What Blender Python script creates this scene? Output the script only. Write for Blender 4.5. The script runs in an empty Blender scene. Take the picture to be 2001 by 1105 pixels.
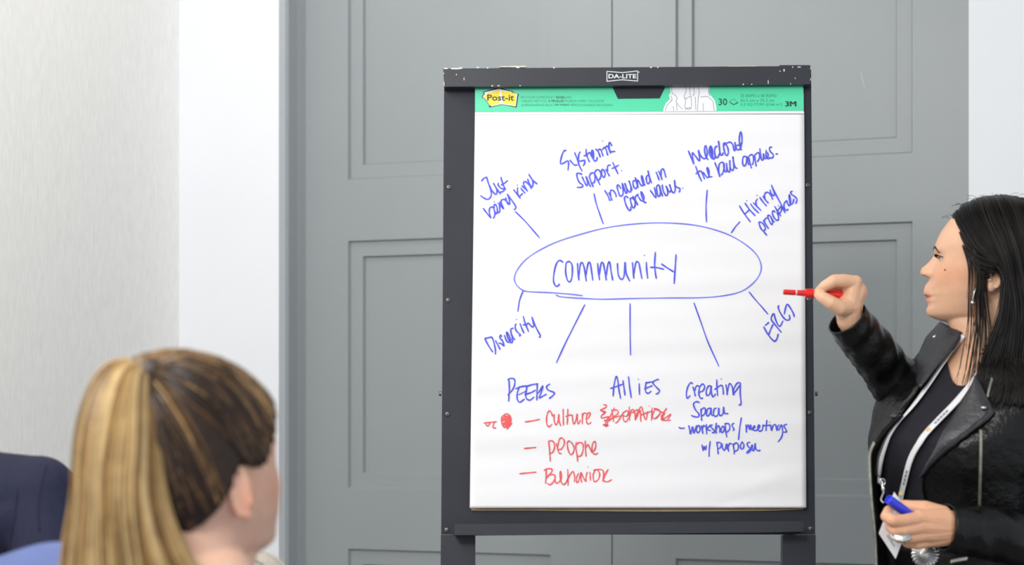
import bpy, bmesh, math, random
from mathutils import Vector, Matrix, Quaternion, noise
from mathutils.bvhtree import BVHTree
random.seed(7)
SC = bpy.context.scene
COL = SC.collection

# ------------------------------------------------------------------ camera, light, exposure
FPX = 3890.0            # focal length in pixels of the 2001 x 1105 frame
CX, HY = 1000.5, 797.0  # principal column, horizon row
CAMZ = 1.20
cam_d = bpy.data.cameras.new('camera')
cam = bpy.data.objects.new('camera', cam_d)
COL.objects.link(cam)
cam.location = (0, 0, CAMZ)
cam.rotation_euler = (math.pi / 2, 0, 0)
cam_d.sensor_width = 36.0
cam_d.lens = FPX * 36.0 / 2001.0
cam_d.shift_y = (HY - 552.5) / 2001.0
cam_d.clip_start = 0.05
cam_d.dof.use_dof = True
cam_d.dof.focus_distance = 4.05
cam_d.dof.aperture_fstop = 3.8
SC.camera = cam

world = bpy.data.worlds.new('room_fill')  # uniform fill light added, entering through the room's open sides
SC.world = world
world.use_nodes = True
world.node_tree.nodes['Background'].inputs[0].default_value = (0.90, 0.95, 1.0, 1)
world.node_tree.nodes['Background'].inputs[1].default_value = 0.98

def lamp(name, loc, target, size, power, color=(1, 0.97, 0.93)):
    d = bpy.data.lights.new(name, 'AREA')
    d.shape = 'RECTANGLE'; d.size = size[0]; d.size_y = size[1]
    d.energy = power; d.color = color
    o = bpy.data.objects.new(name, d)
    COL.objects.link(o)
    o.location = loc
    o.rotation_euler = (Vector(target) - Vector(loc)).to_track_quat('-Z', 'Y').to_euler()
    return o
lamp('ceiling_lamp', (-0.80, 2.0, 2.82), (-0.3, 4.2, 1.1), (0.5, 0.5), 12)
lamp('ceiling_lamp', (-1.35, 3.1, 2.84), (-0.9, 4.8, 0.9), (0.6, 0.6), 23)
lamp('ceiling_lamp', (-1.0, 0.3, 2.70), (-0.3, 3.6, 0.9), (1.2, 0.6), 66)
lamp('ceiling_lamp', (1.7, 1.3, 2.84), (1.2, 3.2, 0.9), (1.2, 0.6), 3)
lamp('ceiling_lamp', (-0.35, 4.45, 2.93), (-0.15, 5.1, 0.6), (0.7, 0.25), 7)  # unseen lamp added to wash the door from above, mostly the left leaf

SC.view_settings.view_transform = 'Standard'
SC.view_settings.look = 'None'
SC.view_settings.gamma = 1.0
SC.view_settings.use_curve_mapping = False
SC.view_settings.exposure = -0.20

# ------------------------------------------------------------------ helpers
def lin(c):
    c = c / 255.0
    return c / 12.92 if c <= 0.04045 else ((c + 0.055) / 1.055) ** 2.4
def rgb(r, g, b): return (lin(r), lin(g), lin(b), 1.0)

def ray(x, y): return Vector(((x - CX) / FPX, 1.0, (HY - y) / FPX))
CAM = Vector((0, 0, CAMZ))
def P(x, y, d):
    """point of the place seen at photo pixel x, y when it stands d metres away"""
    return CAM + ray(x, y) * d
def proj(p):
    return (CX + p.x / p.y * FPX, HY - (p.z - CAMZ) / p.y * FPX)

MATS = {}
def mat(name, col, rough=0.5, metal=0.0, spec=0.5, bump=None, var=None, sss=0.0, coat=0.0, stretch=(1, 1, 1), col2=None, vcol=False):
    """Principled material; var=(scale, amount) mottles the colour, bump=(scale, strength)"""
    if name in MATS: return MATS[name]
    m = bpy.data.materials.new(name); m.use_nodes = True
    nt = m.node_tree; N = nt.nodes; L = nt.links
    b = N['Principled BSDF']
    b.inputs['Base Color'].default_value = col
    b.inputs['Roughness'].default_value = rough
    b.inputs['Metallic'].default_value = metal
    b.inputs['Specular IOR Level'].default_value = spec
    b.inputs['Coat Weight'].default_value = coat
    if sss:
        b.inputs['Subsurface Weight'].default_value = sss
        b.inputs['Subsurface Radius'].default_value = (1.0, 0.35, 0.2)
        b.inputs['Subsurface Scale'].default_value = 0.008
    tc = N.new('ShaderNodeTexCoord')
    mp = N.new('ShaderNodeMapping'); mp.inputs['Scale'].default_value = stretch
    L.new(tc.outputs['Object'], mp.inputs['Vector'])
    if var:
        nz = N.new('ShaderNodeTexNoise'); nz.inputs['Scale'].default_value = var[0]
        nz.inputs['Detail'].default_value = 6
        L.new(mp.outputs[0], nz.inputs['Vector'])
        rp = N.new('ShaderNodeValToRGB')
        rp.color_ramp.elements[0].position = 0.32; rp.color_ramp.elements[1].position = 0.68
        a = var[1]
        rp.color_ramp.elements[0].color = [max(0, c * (1 - a)) for c in col[:3]] + [1]
        rp.color_ramp.elements[1].color = (col2 if col2 else [min(1, c * (1 + a)) for c in col[:3]] + [1])
        L.new(nz.outputs['Fac'], rp.inputs[0])
        L.new(rp.outputs[0], b.inputs['Base Color'])
    if vcol:
        at = N.new('ShaderNodeVertexColor'); at.layer_name = 'tint'
        mx = N.new('ShaderNodeMixRGB'); mx.blend_type = 'MULTIPLY'; mx.inputs[0].default_value = 1
        src = b.inputs['Base Color'].links[0].from_socket if b.inputs['Base Color'].links else None
        if src: L.new(src, mx.inputs[1])
        else: mx.inputs[1].default_value = col
        L.new(at.outputs['Color'], mx.inputs[2])
        L.new(mx.outputs[0], b.inputs['Base Color'])
    if bump:
        n2 = N.new('ShaderNodeTexNoise'); n2.inputs['Scale'].default_value = bump[0]
        n2.inputs['Detail'].default_value = 5
        L.new(mp.outputs[0], n2.inputs['Vector'])
        bp = N.new('ShaderNodeBump'); bp.inputs['Strength'].default_value = bump[1]
        bp.inputs['Distance'].default_value = 0.01
        L.new(n2.outputs['Fac'], bp.inputs['Height'])
        L.new(bp.outputs[0], b.inputs['Normal'])
    MATS[name] = m
    return m

def tag(o, label=None, cat=None, group=None, kind=None):
    if label: o['label'] = label
    if cat: o['category'] = cat
    if group: o['group'] = group
    if kind: o['kind'] = kind
    return o

def root(name, loc, label=None, cat=None, group=None, kind=None):
    o = bpy.data.objects.new(name, None)
    o.empty_display_size = 0.05
    COL.objects.link(o); o.location = loc
    return tag(o, label, cat, group, kind)

def base(o):
    v = Vector((0, 0, 0))
    while o is not None:
        v += o.location; o = o.parent
    return v

def obj(name, verts, faces, m, parent=None, smooth=False, label=None, mats=None, fmat=None, world_space=True):
    """one mesh object; verts are given in world space, the object's origin is its parent's"""
    off = base(parent) if (parent is not None and world_space) else Vector((0, 0, 0))
    me = bpy.data.meshes.new(name)
    me.from_pydata([tuple(Vector(v) - off) for v in verts], [], [tuple(f) for f in faces])
    me.validate(); me.update()
    for mm in (mats or [m]): me.materials.append(mm)
    if fmat:
        for i, k in enumerate(fmat):
            if i < len(me.polygons): me.polygons[i].material_index = k
    if smooth:
        for p in me.polygons: p.use_smooth = True
    o = bpy.data.objects.new(name, me)
    COL.objects.link(o)
    if parent is not None: o.parent = parent
    if label: o['label'] = label
    return o

class MB:
    """collects geometry for one mesh"""
    def __init__(s): s.v = []; s.f = []; s.m = []
    def add(s, vs, fs, k=0):
        n = len(s.v); s.v += [Vector(v) for v in vs]
        for f in fs: s.f.append([i + n for i in f]); s.m.append(k)
        return s
    def box(s, x0, x1, y0, y1, z0, z1, k=0, M=None):
        vs = [Vector((x, y, z)) for z in (z0, z1) for y in (y0, y1) for x in (x0, x1)]
        if M: vs = [M @ v for v in vs]
        return s.add(vs, [(0, 2, 3, 1), (4, 5, 7, 6), (0, 1, 5, 4), (2, 6, 7, 3), (0, 4, 6, 2), (1, 3, 7, 5)], k)
    def prism(s, front, back, k=0):
        n = len(front)
        fs = [list(range(n)), list(range(2 * n - 1, n - 1, -1))]
        for i in range(n):
            j = (i + 1) % n
            fs.append((i, n + i, n + j, j))
        return s.add(list(front) + list(back), fs, k)
    def disc(s, c, nrm, r, n=16, k=0, h=0.0):
        nrm = Vector(nrm).normalized(); q = nrm.to_track_quat('Z', 'Y')
        c = Vector(c)
        ring = [c + q @ Vector((math.cos(t) * r, math.sin(t) * r, 0)) for t in [2 * math.pi * i / n for i in range(n)]]
        top = [v + nrm * h for v in ring]
        return s.prism(top, ring, k) if h else s.add(ring, [range(n)], k)
    def tube(s, pts, radii, n=10, cap=True, k=0, flat=1.0, up=None):
        pts = [Vector(p) for p in pts]
        if not hasattr(radii, '__len__'): radii = [radii] * len(pts)
        rings = []
        t0 = (pts[1] - pts[0]).normalized()
        a = Vector(up) if up else (Vector((0, 0, 1)) if abs(t0.z) < 0.9 else Vector((1, 0, 0)))
        nx = (a - t0 * a.dot(t0)).normalized()
        for i, p in enumerate(pts):
            if i == 0: t = t0
            elif i == len(pts) - 1: t = (pts[i] - pts[i - 1]).normalized()
            else: t = (pts[i + 1] - pts[i - 1]).normalized()
            nx = (nx - t * nx.dot(t))
            nx = nx.normalized() if nx.length > 1e-6 else Vector((1, 0, 0))
            ny = t.cross(nx)
            r = radii[i]
            rings.append([p + nx * (math.cos(q) * r) + ny * (math.sin(q) * r * flat) for q in [2 * math.pi * j / n for j in range(n)]])
        vs = [v for r in rings for v in r]
        fs = []
        for i in range(len(rings) - 1):
            for j in range(n):
                jj = (j + 1) % n
                fs.append((i * n + j, i * n + jj, (i + 1) * n + jj, (i + 1) * n + j))
        if cap:
            fs.append(list(range(n - 1, -1, -1)))
            fs.append([(len(rings) - 1) * n + j for j in range(n)])
        return s.add(vs, fs, k)
    def capsule(s, p0, r0, p1, r1, n=14, k=0):
        p0 = Vector(p0); p1 = Vector(p1); d = p1 - p0
        if d.length < 1e-6: d = Vector((0, 0, 1e-4))
        ax = d.normalized()
        pts = []; rad = []
        for i in range(5):
            t = math.pi / 2 * (1 - i / 5.0 * 0.98 - 0.02)
            pts.append(p0 - ax * math.sin(t) * r0); rad.append(math.cos(t) * r0)
        m = 5
        for i in range(m + 1):
            t = i / m
            pts.append(p0 + d * t); rad.append(r0 + (r1 - r0) * t)
        for i in range(1, 6):
            t = math.pi / 2 * (i / 5.0 * 0.98)
            pts.append(p1 + ax * math.sin(t) * r1); rad.append(math.cos(t) * r1)
        return s.tube(pts, rad, n, True, k)
    def chain(s, items, n=14, k=0):
        for (a, ra), (b, rb) in zip(items[:-1], items[1:]): s.capsule(a, ra, b, rb, n, k)
        return s
    def ellipsoid(s, c, rad, M=None, nu=20, nv=14, k=0):
        c = Vector(c); vs = []; fs = []
        for i in range(nv + 1):
            th = math.pi * (i / nv * 0.998 + 0.001)
            for j in range(nu):
                ph = 2 * math.pi * j / nu
                v = Vector((rad[0] * math.sin(th) * math.cos(ph), rad[1] * math.sin(th) * math.sin(ph), rad[2] * math.cos(th)))
                vs.append(c + (M @ v if M else v))
        for i in range(nv):
            for j in range(nu):
                jj = (j + 1) % nu
                fs.append((i * nu + j, (i + 1) * nu + j, (i + 1) * nu + jj, i * nu + jj))
        fs.append(list(range(nu))); fs.append([nv * nu + j for j in range(nu - 1, -1, -1)])
        return s.add(vs, fs, k)
    def grid(s, rows, k=0, closed=False):
        """rows: list of equally long point lists"""
        n = len(rows[0]); vs = [v for r in rows for v in r]; fs = []
        for i in range(len(rows) - 1):
            for j in range(n if closed else n - 1):
                jj = (j + 1) % n
                fs.append((i * n + j, i * n + jj, (i + 1) * n + jj, (i + 1) * n + j))
        return s.add(vs, fs, k)
    def build(s, name, m, parent=None, smooth=False, label=None, mats=None):
        return obj(name, s.v, s.f, m, parent, smooth, label, mats, s.m if mats else None)

def modify(o, *mods):
    """apply modifiers given as (type, {settings}) and keep the plain mesh"""
    for t, kw in mods:
        md = o.modifiers.new(t.lower(), t)
        for a, v in kw.items(): setattr(md, a, v)
    dg = bpy.context.evaluated_depsgraph_get(); dg.update()
    me = bpy.data.meshes.new_from_object(o.evaluated_get(dg))
    old = o.data; o.modifiers.clear(); o.data = me
    me.name = old.name
    bpy.data.meshes.remove(old)
    for p in me.polygons: p.use_smooth = True
    return o

def cr(pts, sub=6):
    """Catmull-Rom through 2-D or 3-D points"""
    pts = [Vector(p) for p in pts]
    if len(pts) < 3: return pts
    q = [pts[0] * 2 - pts[1]] + pts + [pts[-1] * 2 - pts[-2]]
    out = []
    for i in range(1, len(q) - 2):
        p0, p1, p2, p3 = q[i - 1:i + 3]
        for k in range(sub):
            t = k / sub
            out.append(0.5 * ((2 * p1) + (p2 - p0) * t + (2 * p0 - 5 * p1 + 4 * p2 - p3) * t * t + (3 * p1 - p0 - 3 * p2 + p3) * t ** 3))
    out.append(pts[-1])
    return out
def lerp(a, b, t): return a + (b - a) * t
def table(rows, x):
    """smooth lookup: rows of (x, v1, v2 ...) sorted by x, cubic between them"""
    n = len(rows)
    if x <= rows[0][0]: return rows[0][1:]
    if x >= rows[-1][0]: return rows[-1][1:]
    for i in range(n - 1):
        r0, r1 = rows[i], rows[i + 1]
        if x <= r1[0]: break
    h = r1[0] - r0[0]; t = (x - r0[0]) / h
    q0 = rows[i - 1] if i > 0 else r0; q1 = rows[i + 2] if i + 2 < n else r1
    out = []
    for k in range(1, len(r0)):
        s = (r1[k] - r0[k]) / h
        sa = (r0[k] - q0[k]) / (r0[0] - q0[0]) if i > 0 else s
        sb = (q1[k] - r1[k]) / (q1[0] - r1[0]) if i + 2 < n else s
        m0 = 0.0 if sa * s <= 0 else 2 * sa * s / (sa + s)
        m1 = 0.0 if sb * s <= 0 else 2 * sb * s / (sb + s)
        out.append((2 * t ** 3 - 3 * t * t + 1) * r0[k] + (t ** 3 - 2 * t * t + t) * h * m0 + (3 * t * t - 2 * t ** 3) * r1[k] + (t ** 3 - t * t) * h * m1)
    return out

_txt = {}
def text_shape(body, bold=0.0):
    """filled outline of a line of type, scaled to the unit square"""
    if (body, bold) in _txt: return _txt[(body, bold)]
    c = bpy.data.curves.new('type', 'FONT'); c.body = body; c.offset = bold; c.resolution_u = 3
    o = bpy.data.objects.new('type', c); COL.objects.link(o)
    dg = bpy.context.evaluated_depsgraph_get(); dg.update()
    me = bpy.data.meshes.new_from_object(o.evaluated_get(dg))
    vs = [v.co.copy() for v in me.vertices]; fs = [list(p.vertices) for p in me.polygons]
    bpy.data.objects.remove(o); bpy.data.curves.remove(c); bpy.data.meshes.remove(me)
    x0 = min(v.x for v in vs); x1 = max(v.x for v in vs); y0 = min(v.y for v in vs); y1 = max(v.y for v in vs)
    out = ([((v.x - x0) / (x1 - x0), (v.y - y0) / (y1 - y0)) for v in vs], fs)
    _txt[(body, bold)] = out
    return out

# ------------------------------------------------------------------ setting
TH = math.radians(22.0)
DC = 5.132                                    # distance of the gap between the two door leaves
XC = (1196 - CX) / FPX * DC
def wall_uz(x, y, n=0.0):
    """where the ray through a photo pixel meets the door wall, n metres in front of the leaves"""
    d = ray(x, y)
    nv = Vector((-math.sin(TH), -math.cos(TH), 0)); o = Vector((XC, DC, 0)) + nv * n
    s = (o - CAM).dot(nv) / d.dot(nv)
    p = CAM + d * s - Vector((XC, DC, 0))
    return p.x * math.cos(TH) - p.y * math.sin(TH), p.z
WM = Matrix.Translation((XC, DC, 0)) @ Matrix.Rotation(-TH, 4, 'Z')
def W(u, n, z): return WM @ Vector((u, -n, z))

m_white = mat('white_wall_paint', rgb(230, 233, 238), 0.7, var=(3, 0.015), bump=(220, 0.02))
m_paper_wall = mat('woven_wallpaper', rgb(242, 241, 239), 0.8, var=(26, 0.055), bump=(40, 0.06), stretch=(9, 9, 0.9))
m_grey = mat('grey_door_paint', rgb(149, 155, 158), 0.38, spec=0.4, var=(2.5, 0.02), bump=(300, 0.015))
m_scr = mat('pale_scuff', rgb(190, 195, 196), 0.6)
m_carpet = mat('carpet', rgb(140, 139, 138), 0.95, var=(60, 0.25), bump=(260, 0.4))
m_ceil = mat('ceiling_paint', rgb(235, 235, 232), 0.8, var=(4, 0.02))

def wslab(mb, u0, u1, n0, n1, z0, z1, k=0):
    vs = [W(u, n, z) for z in (z0, z1) for n in (n0, n1) for u in (u0, u1)]
    mb.add(vs, [(0, 1, 3, 2), (4, 6, 7, 5), (0, 4, 5, 1), (2, 3, 7, 6), (0, 2, 6, 4), (1, 5, 7, 3)], k)

REC = 0.10
uL = -0.918                                        # left reveal
uC, _ = wall_uz(350, 500, REC)                     # corner with the papered wall
uR, _ = wall_uz(1893, 300, REC)                    # right edge of the opening
DH = 2.64
CH = 2.96
mb = MB()
wslab(mb, uC - 0.15, uL, -0.08, REC, 0, CH)
wslab(mb, uR, 3.2, -0.08, REC, 0, CH)
wslab(mb, uL, uR, -0.08, REC, DH, CH)
tag(mb.build('wall_back', m_white), 'smooth white wall around the tall grey double doors', 'wall', kind='structure')
mb = MB()
wslab(mb, uC - 0.15, uC, REC, 5.2, 0, CH)
tag(mb.build('wall_left', m_paper_wall), 'side wall covered in pale vertically streaked paper', 'wall', kind='structure')
mb = MB(); wslab(mb, uC - 0.15, 3.2, -0.1, 5.2, -0.06, 0)
tag(mb.build('floor', m_carpet), 'dark grey carpeted floor', 'floor', kind='structure')
mb = MB(); wslab(mb, uC - 0.15, 3.2, -0.1, 5.2, CH, CH + 0.06)
tag(mb.build('ceiling', m_ceil), 'white ceiling over the room', 'ceiling', kind='structure')
mb = MB(); wslab(mb, uC, uC + 0.012, REC, 5.2, 0, 0.1)
tag(mb.build('baseboard_left', m_grey), 'grey skirting along the papered wall', 'baseboard', kind='structure')

# double doors
door = root('door_1', W(0, 0, 0), 'tall grey panelled double doors set back in the white wall', 'door', kind='structure')
def leaf(u0, u1, pu0, pu1, zs):
    mb = MB()
    # zs: list of (z0, z1) panels
    us = [u0, pu0, pu1, u1]
    zz = [0.008]
    for a, b in zs: zz += [a, b]
    zz.append(DH - 0.004)
    def q(ua, ub, za, zb): mb.add([W(ua, 0, za), W(ub, 0, za), W(ub, 0, zb), W(ua, 0, zb)], [(0, 1, 2, 3)])
    q(us[0], us[1], zz[0], zz[-1]); q(us[2], us[3], zz[0], zz[-1])
    for i in range(0, len(zz) - 1, 2): q(us[1], us[2], zz[i], zz[i + 1])
    for a, b in zs:
        rects = [(0, 0), (0.0038, -0.010), (PIN, -0.010), (PIN + 0.0038, -0.020)]
        rr = []
        for ins, dep in rects:
            zb = a + ins + (0.0010 if ins in (0.0038, PIN + 0.0038) else 0)      # the sill of each step is bevelled wider
            rr.append([W(pu0 + ins, dep, zb), W(pu1 - ins, dep, zb), W(pu1 - ins, dep, b - ins * 1.05), W(pu0 + ins, dep, b - ins * 1.05)])
        for r0, r1 in zip(rr[:-1], rr[1:]):
            mb.add(r0 + r1, [(i, (i + 1) % 4, 4 + (i + 1) % 4, 4 + i) for i in range(4)])
        mb.add(rr[-1], [(0, 1, 2, 3)])
    # edges and back
    c = [W(u0, 0, zz[0]), W(u1, 0, zz[0]), W(u1, 0, zz[-1]), W(u0, 0, zz[-1])]
    d = [W(u0, -0.045, zz[0]), W(u1, -0.045, zz[0]), W(u1, -0.045, zz[-1]), W(u0, -0.045, zz[-1])]
    mb.add(c + d, [(0, 4, 5, 1), (1, 5, 6, 2), (2, 6, 7, 3), (3, 7, 4, 0), (7, 6, 5, 4)])
    return mb
def avg(a): return sum(a) / len(a)
PIN = 0.040
zU = avg([wall_uz(680, 352)[1], wall_uz(865, 343.7)[1], wall_uz(1590, 308)[1], wall_uz(1782, 299)[1]])
zM1 = avg([wall_uz(680, 471)[1], wall_uz(865, 465)[1], wall_uz(1590, 440)[1], wall_uz(1782, 432)[1]])
zM0 = avg([wall_uz(680, 954)[1], wall_uz(865, 957)[1], wall_uz(1595, 971)[1], wall_uz(1690, 973)[1]])
zB = avg([wall_uz(682, 1072)[1], wall_uz(1075, 1085)[1], wall_uz(1320, 1092)[1], wall_uz(1590, 1101)[1]])
panels = [(0.24, zB), (zM0, zM1), (zU, DH - 0.16)]
L0, L1 = wall_uz(680, 600)[0], wall_uz(1076, 1084)[0]
R0, R1 = wall_uz(1320, 1095)[0], wall_uz(1783, 432)[0]
leaf(-0.914, -0.0015, L0, L1, panels).build('door_leaf', m_grey, door)
rl = leaf(0.0015, uR + 0.03, R0, R1, panels)
su, sz = wall_uz(1679, 140); su2, sz2 = wall_uz(1686, 170)
rl.add([W(su - .001, -.0195, sz), W(su + .001, -.0195, sz), W(su2 + .001, -.0195, sz2), W(su2, -.0195, sz2)], [(0, 1, 2, 3)], 1)
rl.build('door_leaf', m_grey, door, mats=[m_grey, m_scr])
mb = MB()
wslab(mb, uL, -0.916, -0.045, 0.06, 0, DH)
for zz0, zz1 in ((0.0, DH - 0.003),):                # added moulding, sloped so its faces darken like the shadow strip there
    shade_bead = [(-0.9165, 0.0005), (-0.9165, 0.062), (-0.9085, 0.062), (-0.9005, 0.028), (-0.889, 0.0005)]
    mb.prism([W(u, n, zz0) for u, n in shade_bead], [W(u, n, zz1) for u, n in shade_bead])
wslab(mb, uL, uR, -0.045, 0.06, DH - 0.003, DH)
mb.build('door_frame', m_grey, door)

# ------------------------------------------------------------------ easel (flip-chart stand)
TE = math.atan2(0.087, 0.899)
EN = Vector((0, -math.cos(TE), math.sin(TE)))
E0 = Vector((0, 3.758, 0.9604))
def E(x, y, h=0.0):
    d = ray(x, y)
    s = (E0 + EN * h - CAM).dot(EN) / d.dot(EN)
    return CAM + d * s
def eslab(mb, quad, h0, h1, k=0):
    """box whose front face shows the pixel quad at height h1 above the board"""
    f = [E(x, y, h1) for x, y in quad]
    mb.prism(f, [p - EN * (h1 - h0) for p in f], k)

m_blk = mat('black_enamel_metal', rgb(42, 45, 54), 0.42, spec=0.4, var=(14, 0.08), bump=(400, 0.03))
m_blk2 = mat('black_painted_board', rgb(42, 45, 54), 0.55, spec=0.3, var=(10, 0.10), bump=(300, 0.03))
m_chip = mat('bare_metal_chip', rgb(225, 225, 222), 0.5)
m_steel = mat('steel', rgb(112, 111, 108), 0.42, metal=1.0, var=(40, 0.1))
m_wtxt = mat('white_print', rgb(225, 228, 235), 0.5)
m_dark = mat('recess_shade', rgb(12, 12, 14), 0.6)

easel = root('easel', (0.23, 3.66, 0.0), 'tall black flip chart easel holding the big paper pad', 'easel')
mb = MB(); eslab(mb, [(868, 138), (862, 1045), (1593, 1045), (1585, 134)], -0.014, 0.0)
mb.build('backboard', m_blk2, easel)
mb = MB()
eslab(mb, [(866, 134), (868, 169.5), (1584, 164.5), (1584, 129)], 0.001, 0.030)
eslab(mb, [(1523, 127.3), (1523, 131), (1583, 131), (1583, 127.3)], 0.004, 0.026)
for (x, y, w, hh) in [(867, 135, 9, 2.2), (880, 135.5, 22, 2.2), (897, 134.8, 7, 3), (931, 133, 6, 2), (951, 134, 4, 2), (1008, 133, 8, 2), (1081, 134, 3, 3), (1270, 133, 4, 2), (1284, 133, 3, 2),
                      (906, 157, 1.5, 5), (891, 147, 2, 2), (1531, 140, 2.5, 5), (1523, 140, 3, 1.5), (1548, 132.5, 2, 2.5), (1558, 132, 8, 1.5), (1500.5, 164, 1.6, 7), (1544, 165.3, 1.6, 2.4), (1451, 166, 3, 2), (1468, 166, 2, 2), (1553, 154, 2, 2),
                      (866.6, 145, 1.2, 3), (867.3, 168, 1.2, 8), (1583.5, 136, 1, 4), (1583.6, 158, 1, 5), (960, 169, 4, 2), (972, 168.5, 5, 1.5), (1015, 168.5, 3, 1.5)]:
    jit = random.uniform(-0.8, 0.8)
    vs = [E(x, y - hh, 0.0304), E(x + w * 0.6, y - hh * 1.1 + jit * 0.3, 0.0304), E(x + w, y - hh * 0.4, 0.0304), E(x + w * 0.7, y, 0.0304), E(x + 0.1 * w, y + jit * 0.3, 0.0304)]
    mb.add(vs, [range(5)], 1)
mb.build('clamp_bar', m_blk, easel, mats=[m_blk, m_chip])
for x0, x1 in ((977, 1027), (1424, 1478)):
    mb = MB(); eslab(mb, [(x0, 129.5), (x0 - 1, 131.5), (x1 + 1, 131.5), (x1, 128.7)], 0.006, 0.018)
    mb.build('clamp_spring', mat('worn_cream_spring', rgb(214, 210, 196), 0.5, var=(60, 0.15)), easel)
# tray: shelf plus upturned lip
mb = MB()
eslab(mb, [(888, 1025), (888, 1043.5), (1570, 1036.5), (1570, 1019)], 0.040, 0.044)
p = [E(888, 1043.5, 0.044), E(1570, 1036.5, 0.044)]
a0, a1 = p; b0, b1 = a0 - EN * 0.044, a1 - EN * 0.044
dn = Vector((0, -math.sin(TE), -math.cos(TE))) * 0.003
mb.add([a0, a1, b1, b0, a0 + dn, a1 + dn, b1 + dn, b0 + dn], [(0, 1, 2, 3), (7, 6, 5, 4), (0, 4, 5, 1), (1, 5, 6, 2), (2, 6, 7, 3), (3, 7, 4, 0)])
mb.build('tray', m_blk, easel)
def leg_to_floor(xa, xb):
    mb = MB()
    t0, t1 = E(xa, 1046, -0.002), E(xb, 1046, -0.002)
    q0, q1 = E(xa - (862 - 861) * 0.5, 1105, -0.002), E(xb, 1105, -0.002)
    def down(t, q):
        s = t.z / (t.z - q.z); return t + (q - t) * s
    fr = [t0, down(t0, q0), down(t1, q1), t1]
    mb.prism(fr, [v - EN * 0.028 if v.z > .1 else Vector((v.x, v.y + 0.028, v.z)) for v in fr])
    return mb
leg_to_floor(861.5, 928.5).build('leg', m_blk, easel)
leg_to_floor(1529.5, 1594).build('leg', m_blk, easel)
tl, tr = E(895, 180, -0.014), E(1557, 180, -0.014)
for t in (tl, tr):
    mb = MB(); mb.tube([t + Vector((0, 0.016, 0)), Vector((t.x * 1.06 + (0.012 if t.x > 0 else -0.004), t.y + 0.5, 0.012))], 0.012, 10)
    mb.build('rear_leg', m_blk, easel)
for (x, y) in [(877.5, 366), (876, 587), (874.5, 810), (873, 1036.5), (1578, 362), (1579.5, 585), (1582, 807), (1584.5, 1034)]:
    mb = MB()
    c = E(x, y, 0.0)
    mb.tube([c, c + EN * 0.0012, c + EN * 0.0022, c + EN * 0.0025], [0.0048, 0.0046, 0.0034, 0.0016], 14)
    mb.disc(c + EN * 0.0027, EN, 0.0015, 8, 1)  # flat dark disc paints the shade inside the screw slot
    mb.build('screw', m_steel, easel, mats=[m_steel, m_dark])
for x, s in ((862.5, -1), (1593, 1)):
    c = E(x, 770, -0.007)
    mb = MB(); mb.tube([c, c + Vector((s * 0.004, 0, 0)), c + Vector((s * 0.005, 0, 0))], [0.0045, 0.0045, 0.003], 12)
    mb.build('side_pin', m_steel, easel)
# maker's plate on the clamp bar
mb = MB()
def eline(pts, w, h, k=0, close=False):
    pts = list(pts) + ([pts[0]] if close else [])
    for (x0, y0), (x1, y1) in zip(pts[:-1], pts[1:]):
        d = Vector((x1 - x0, y1 - y0)); L = d.length or 1; n = Vector((-d.y, d.x)) / L * w / 2; e = d / L * w * 0.3
        mb.add([E(x0 + n.x - e.x, y0 + n.y - e.y, h), E(x0 - n.x - e.x, y0 - n.y - e.y, h), E(x1 - n.x + e.x, y1 - n.y + e.y, h), E(x1 + n.x + e.x, y1 + n.y + e.y, h)], [(0, 1, 2, 3)], k)
def etext(body, x0, y0, x1, y1, h, k=0, bold=0.0, slope=0.0, wav=None):
    vs, fs = text_shape(body, bold)
    mb.add([E(lerp(x0, x1, u), lerp(y1, y0, v) + slope * u * (x1 - x0), h) for u, v in vs], fs, k)
eline([(1186, 139.5), (1216, 142), (1246, 138.8), (1246, 158.5), (1216, 156), (1186, 159)], 1.5, 0.0306, close=True)
etext('DA-LITE', 1189, 144.8, 1243.5, 153.2, 0.0307, bold=0.02)
eline([(1248.5, 140), (1248.5, 142)], 1.2, 0.0306)
mb.build('maker_badge', m_wtxt, easel, label='white framed maker plate lettering')

# ------------------------------------------------------------------ paper pad
m_sheet = mat('white_paper', rgb(238, 238, 241), 0.75, spec=0.2, var=(2, 0.006))
m_card = mat('brown_cardboard', rgb(188, 166, 134), 0.85, var=(60, 0.08))
m_green = mat('green_printed_cover', rgb(78, 216, 168), 0.35, spec=0.5, var=(6, 0.03))
pad = root('paper_pad', (0.23, 3.72, 0.99), 'large white easel pad with green header hung on the black easel', 'paper pad')
def hs(x, y):
    """gentle ripple of the front sheet above the board"""
    b = 0.010
    b += 0.0006 * math.sin(y * 0.062 + 0.9 * math.sin(x * 0.004)) * min(1, max(0, (y - 240) / 300))
    b += 0.0004 * math.sin(y * 0.11 + x * 0.006 + 1.7)
    e = max(0, (y - 880) / 113.0); b += 0.0045 * e * e
    c = math.exp(-((x - 1500) / 60.0) ** 2 - ((y - 940 + (x - 1500) * 0.35) / 16.0) ** 2)
    b += 0.0016 * c
    c2 = math.exp(-((x - 1425) / 40.0) ** 2 - ((y - 982 + (x - 1425) * 0.3) / 6.0) ** 2)
    b -= 0.0012 * c2
    return b
def edgeL(y): return lerp(928.2, 918.0, (y - 219) / 774.0)
def edgeR(y): return lerp(1571.5, 1575.5, (y - 219) / 774.0)
mb = MB()
for hh in (0.0,):
    rows = []
    ny, nx = 150, 60
    for j in range(ny + 1):
        y = lerp(223.5, 993.3, j / ny)
        rows.append([E(lerp(edgeL(y), edgeR(y), i / nx), y - (0.6 * (i / nx) if j == ny else 0), hs(lerp(edgeL(y), edgeR(y), i / nx), y)) for i in range(nx + 1)])
    mb.grid(rows)
sheet = mb.build('sheet', m_sheet, pad, smooth=True)
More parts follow.
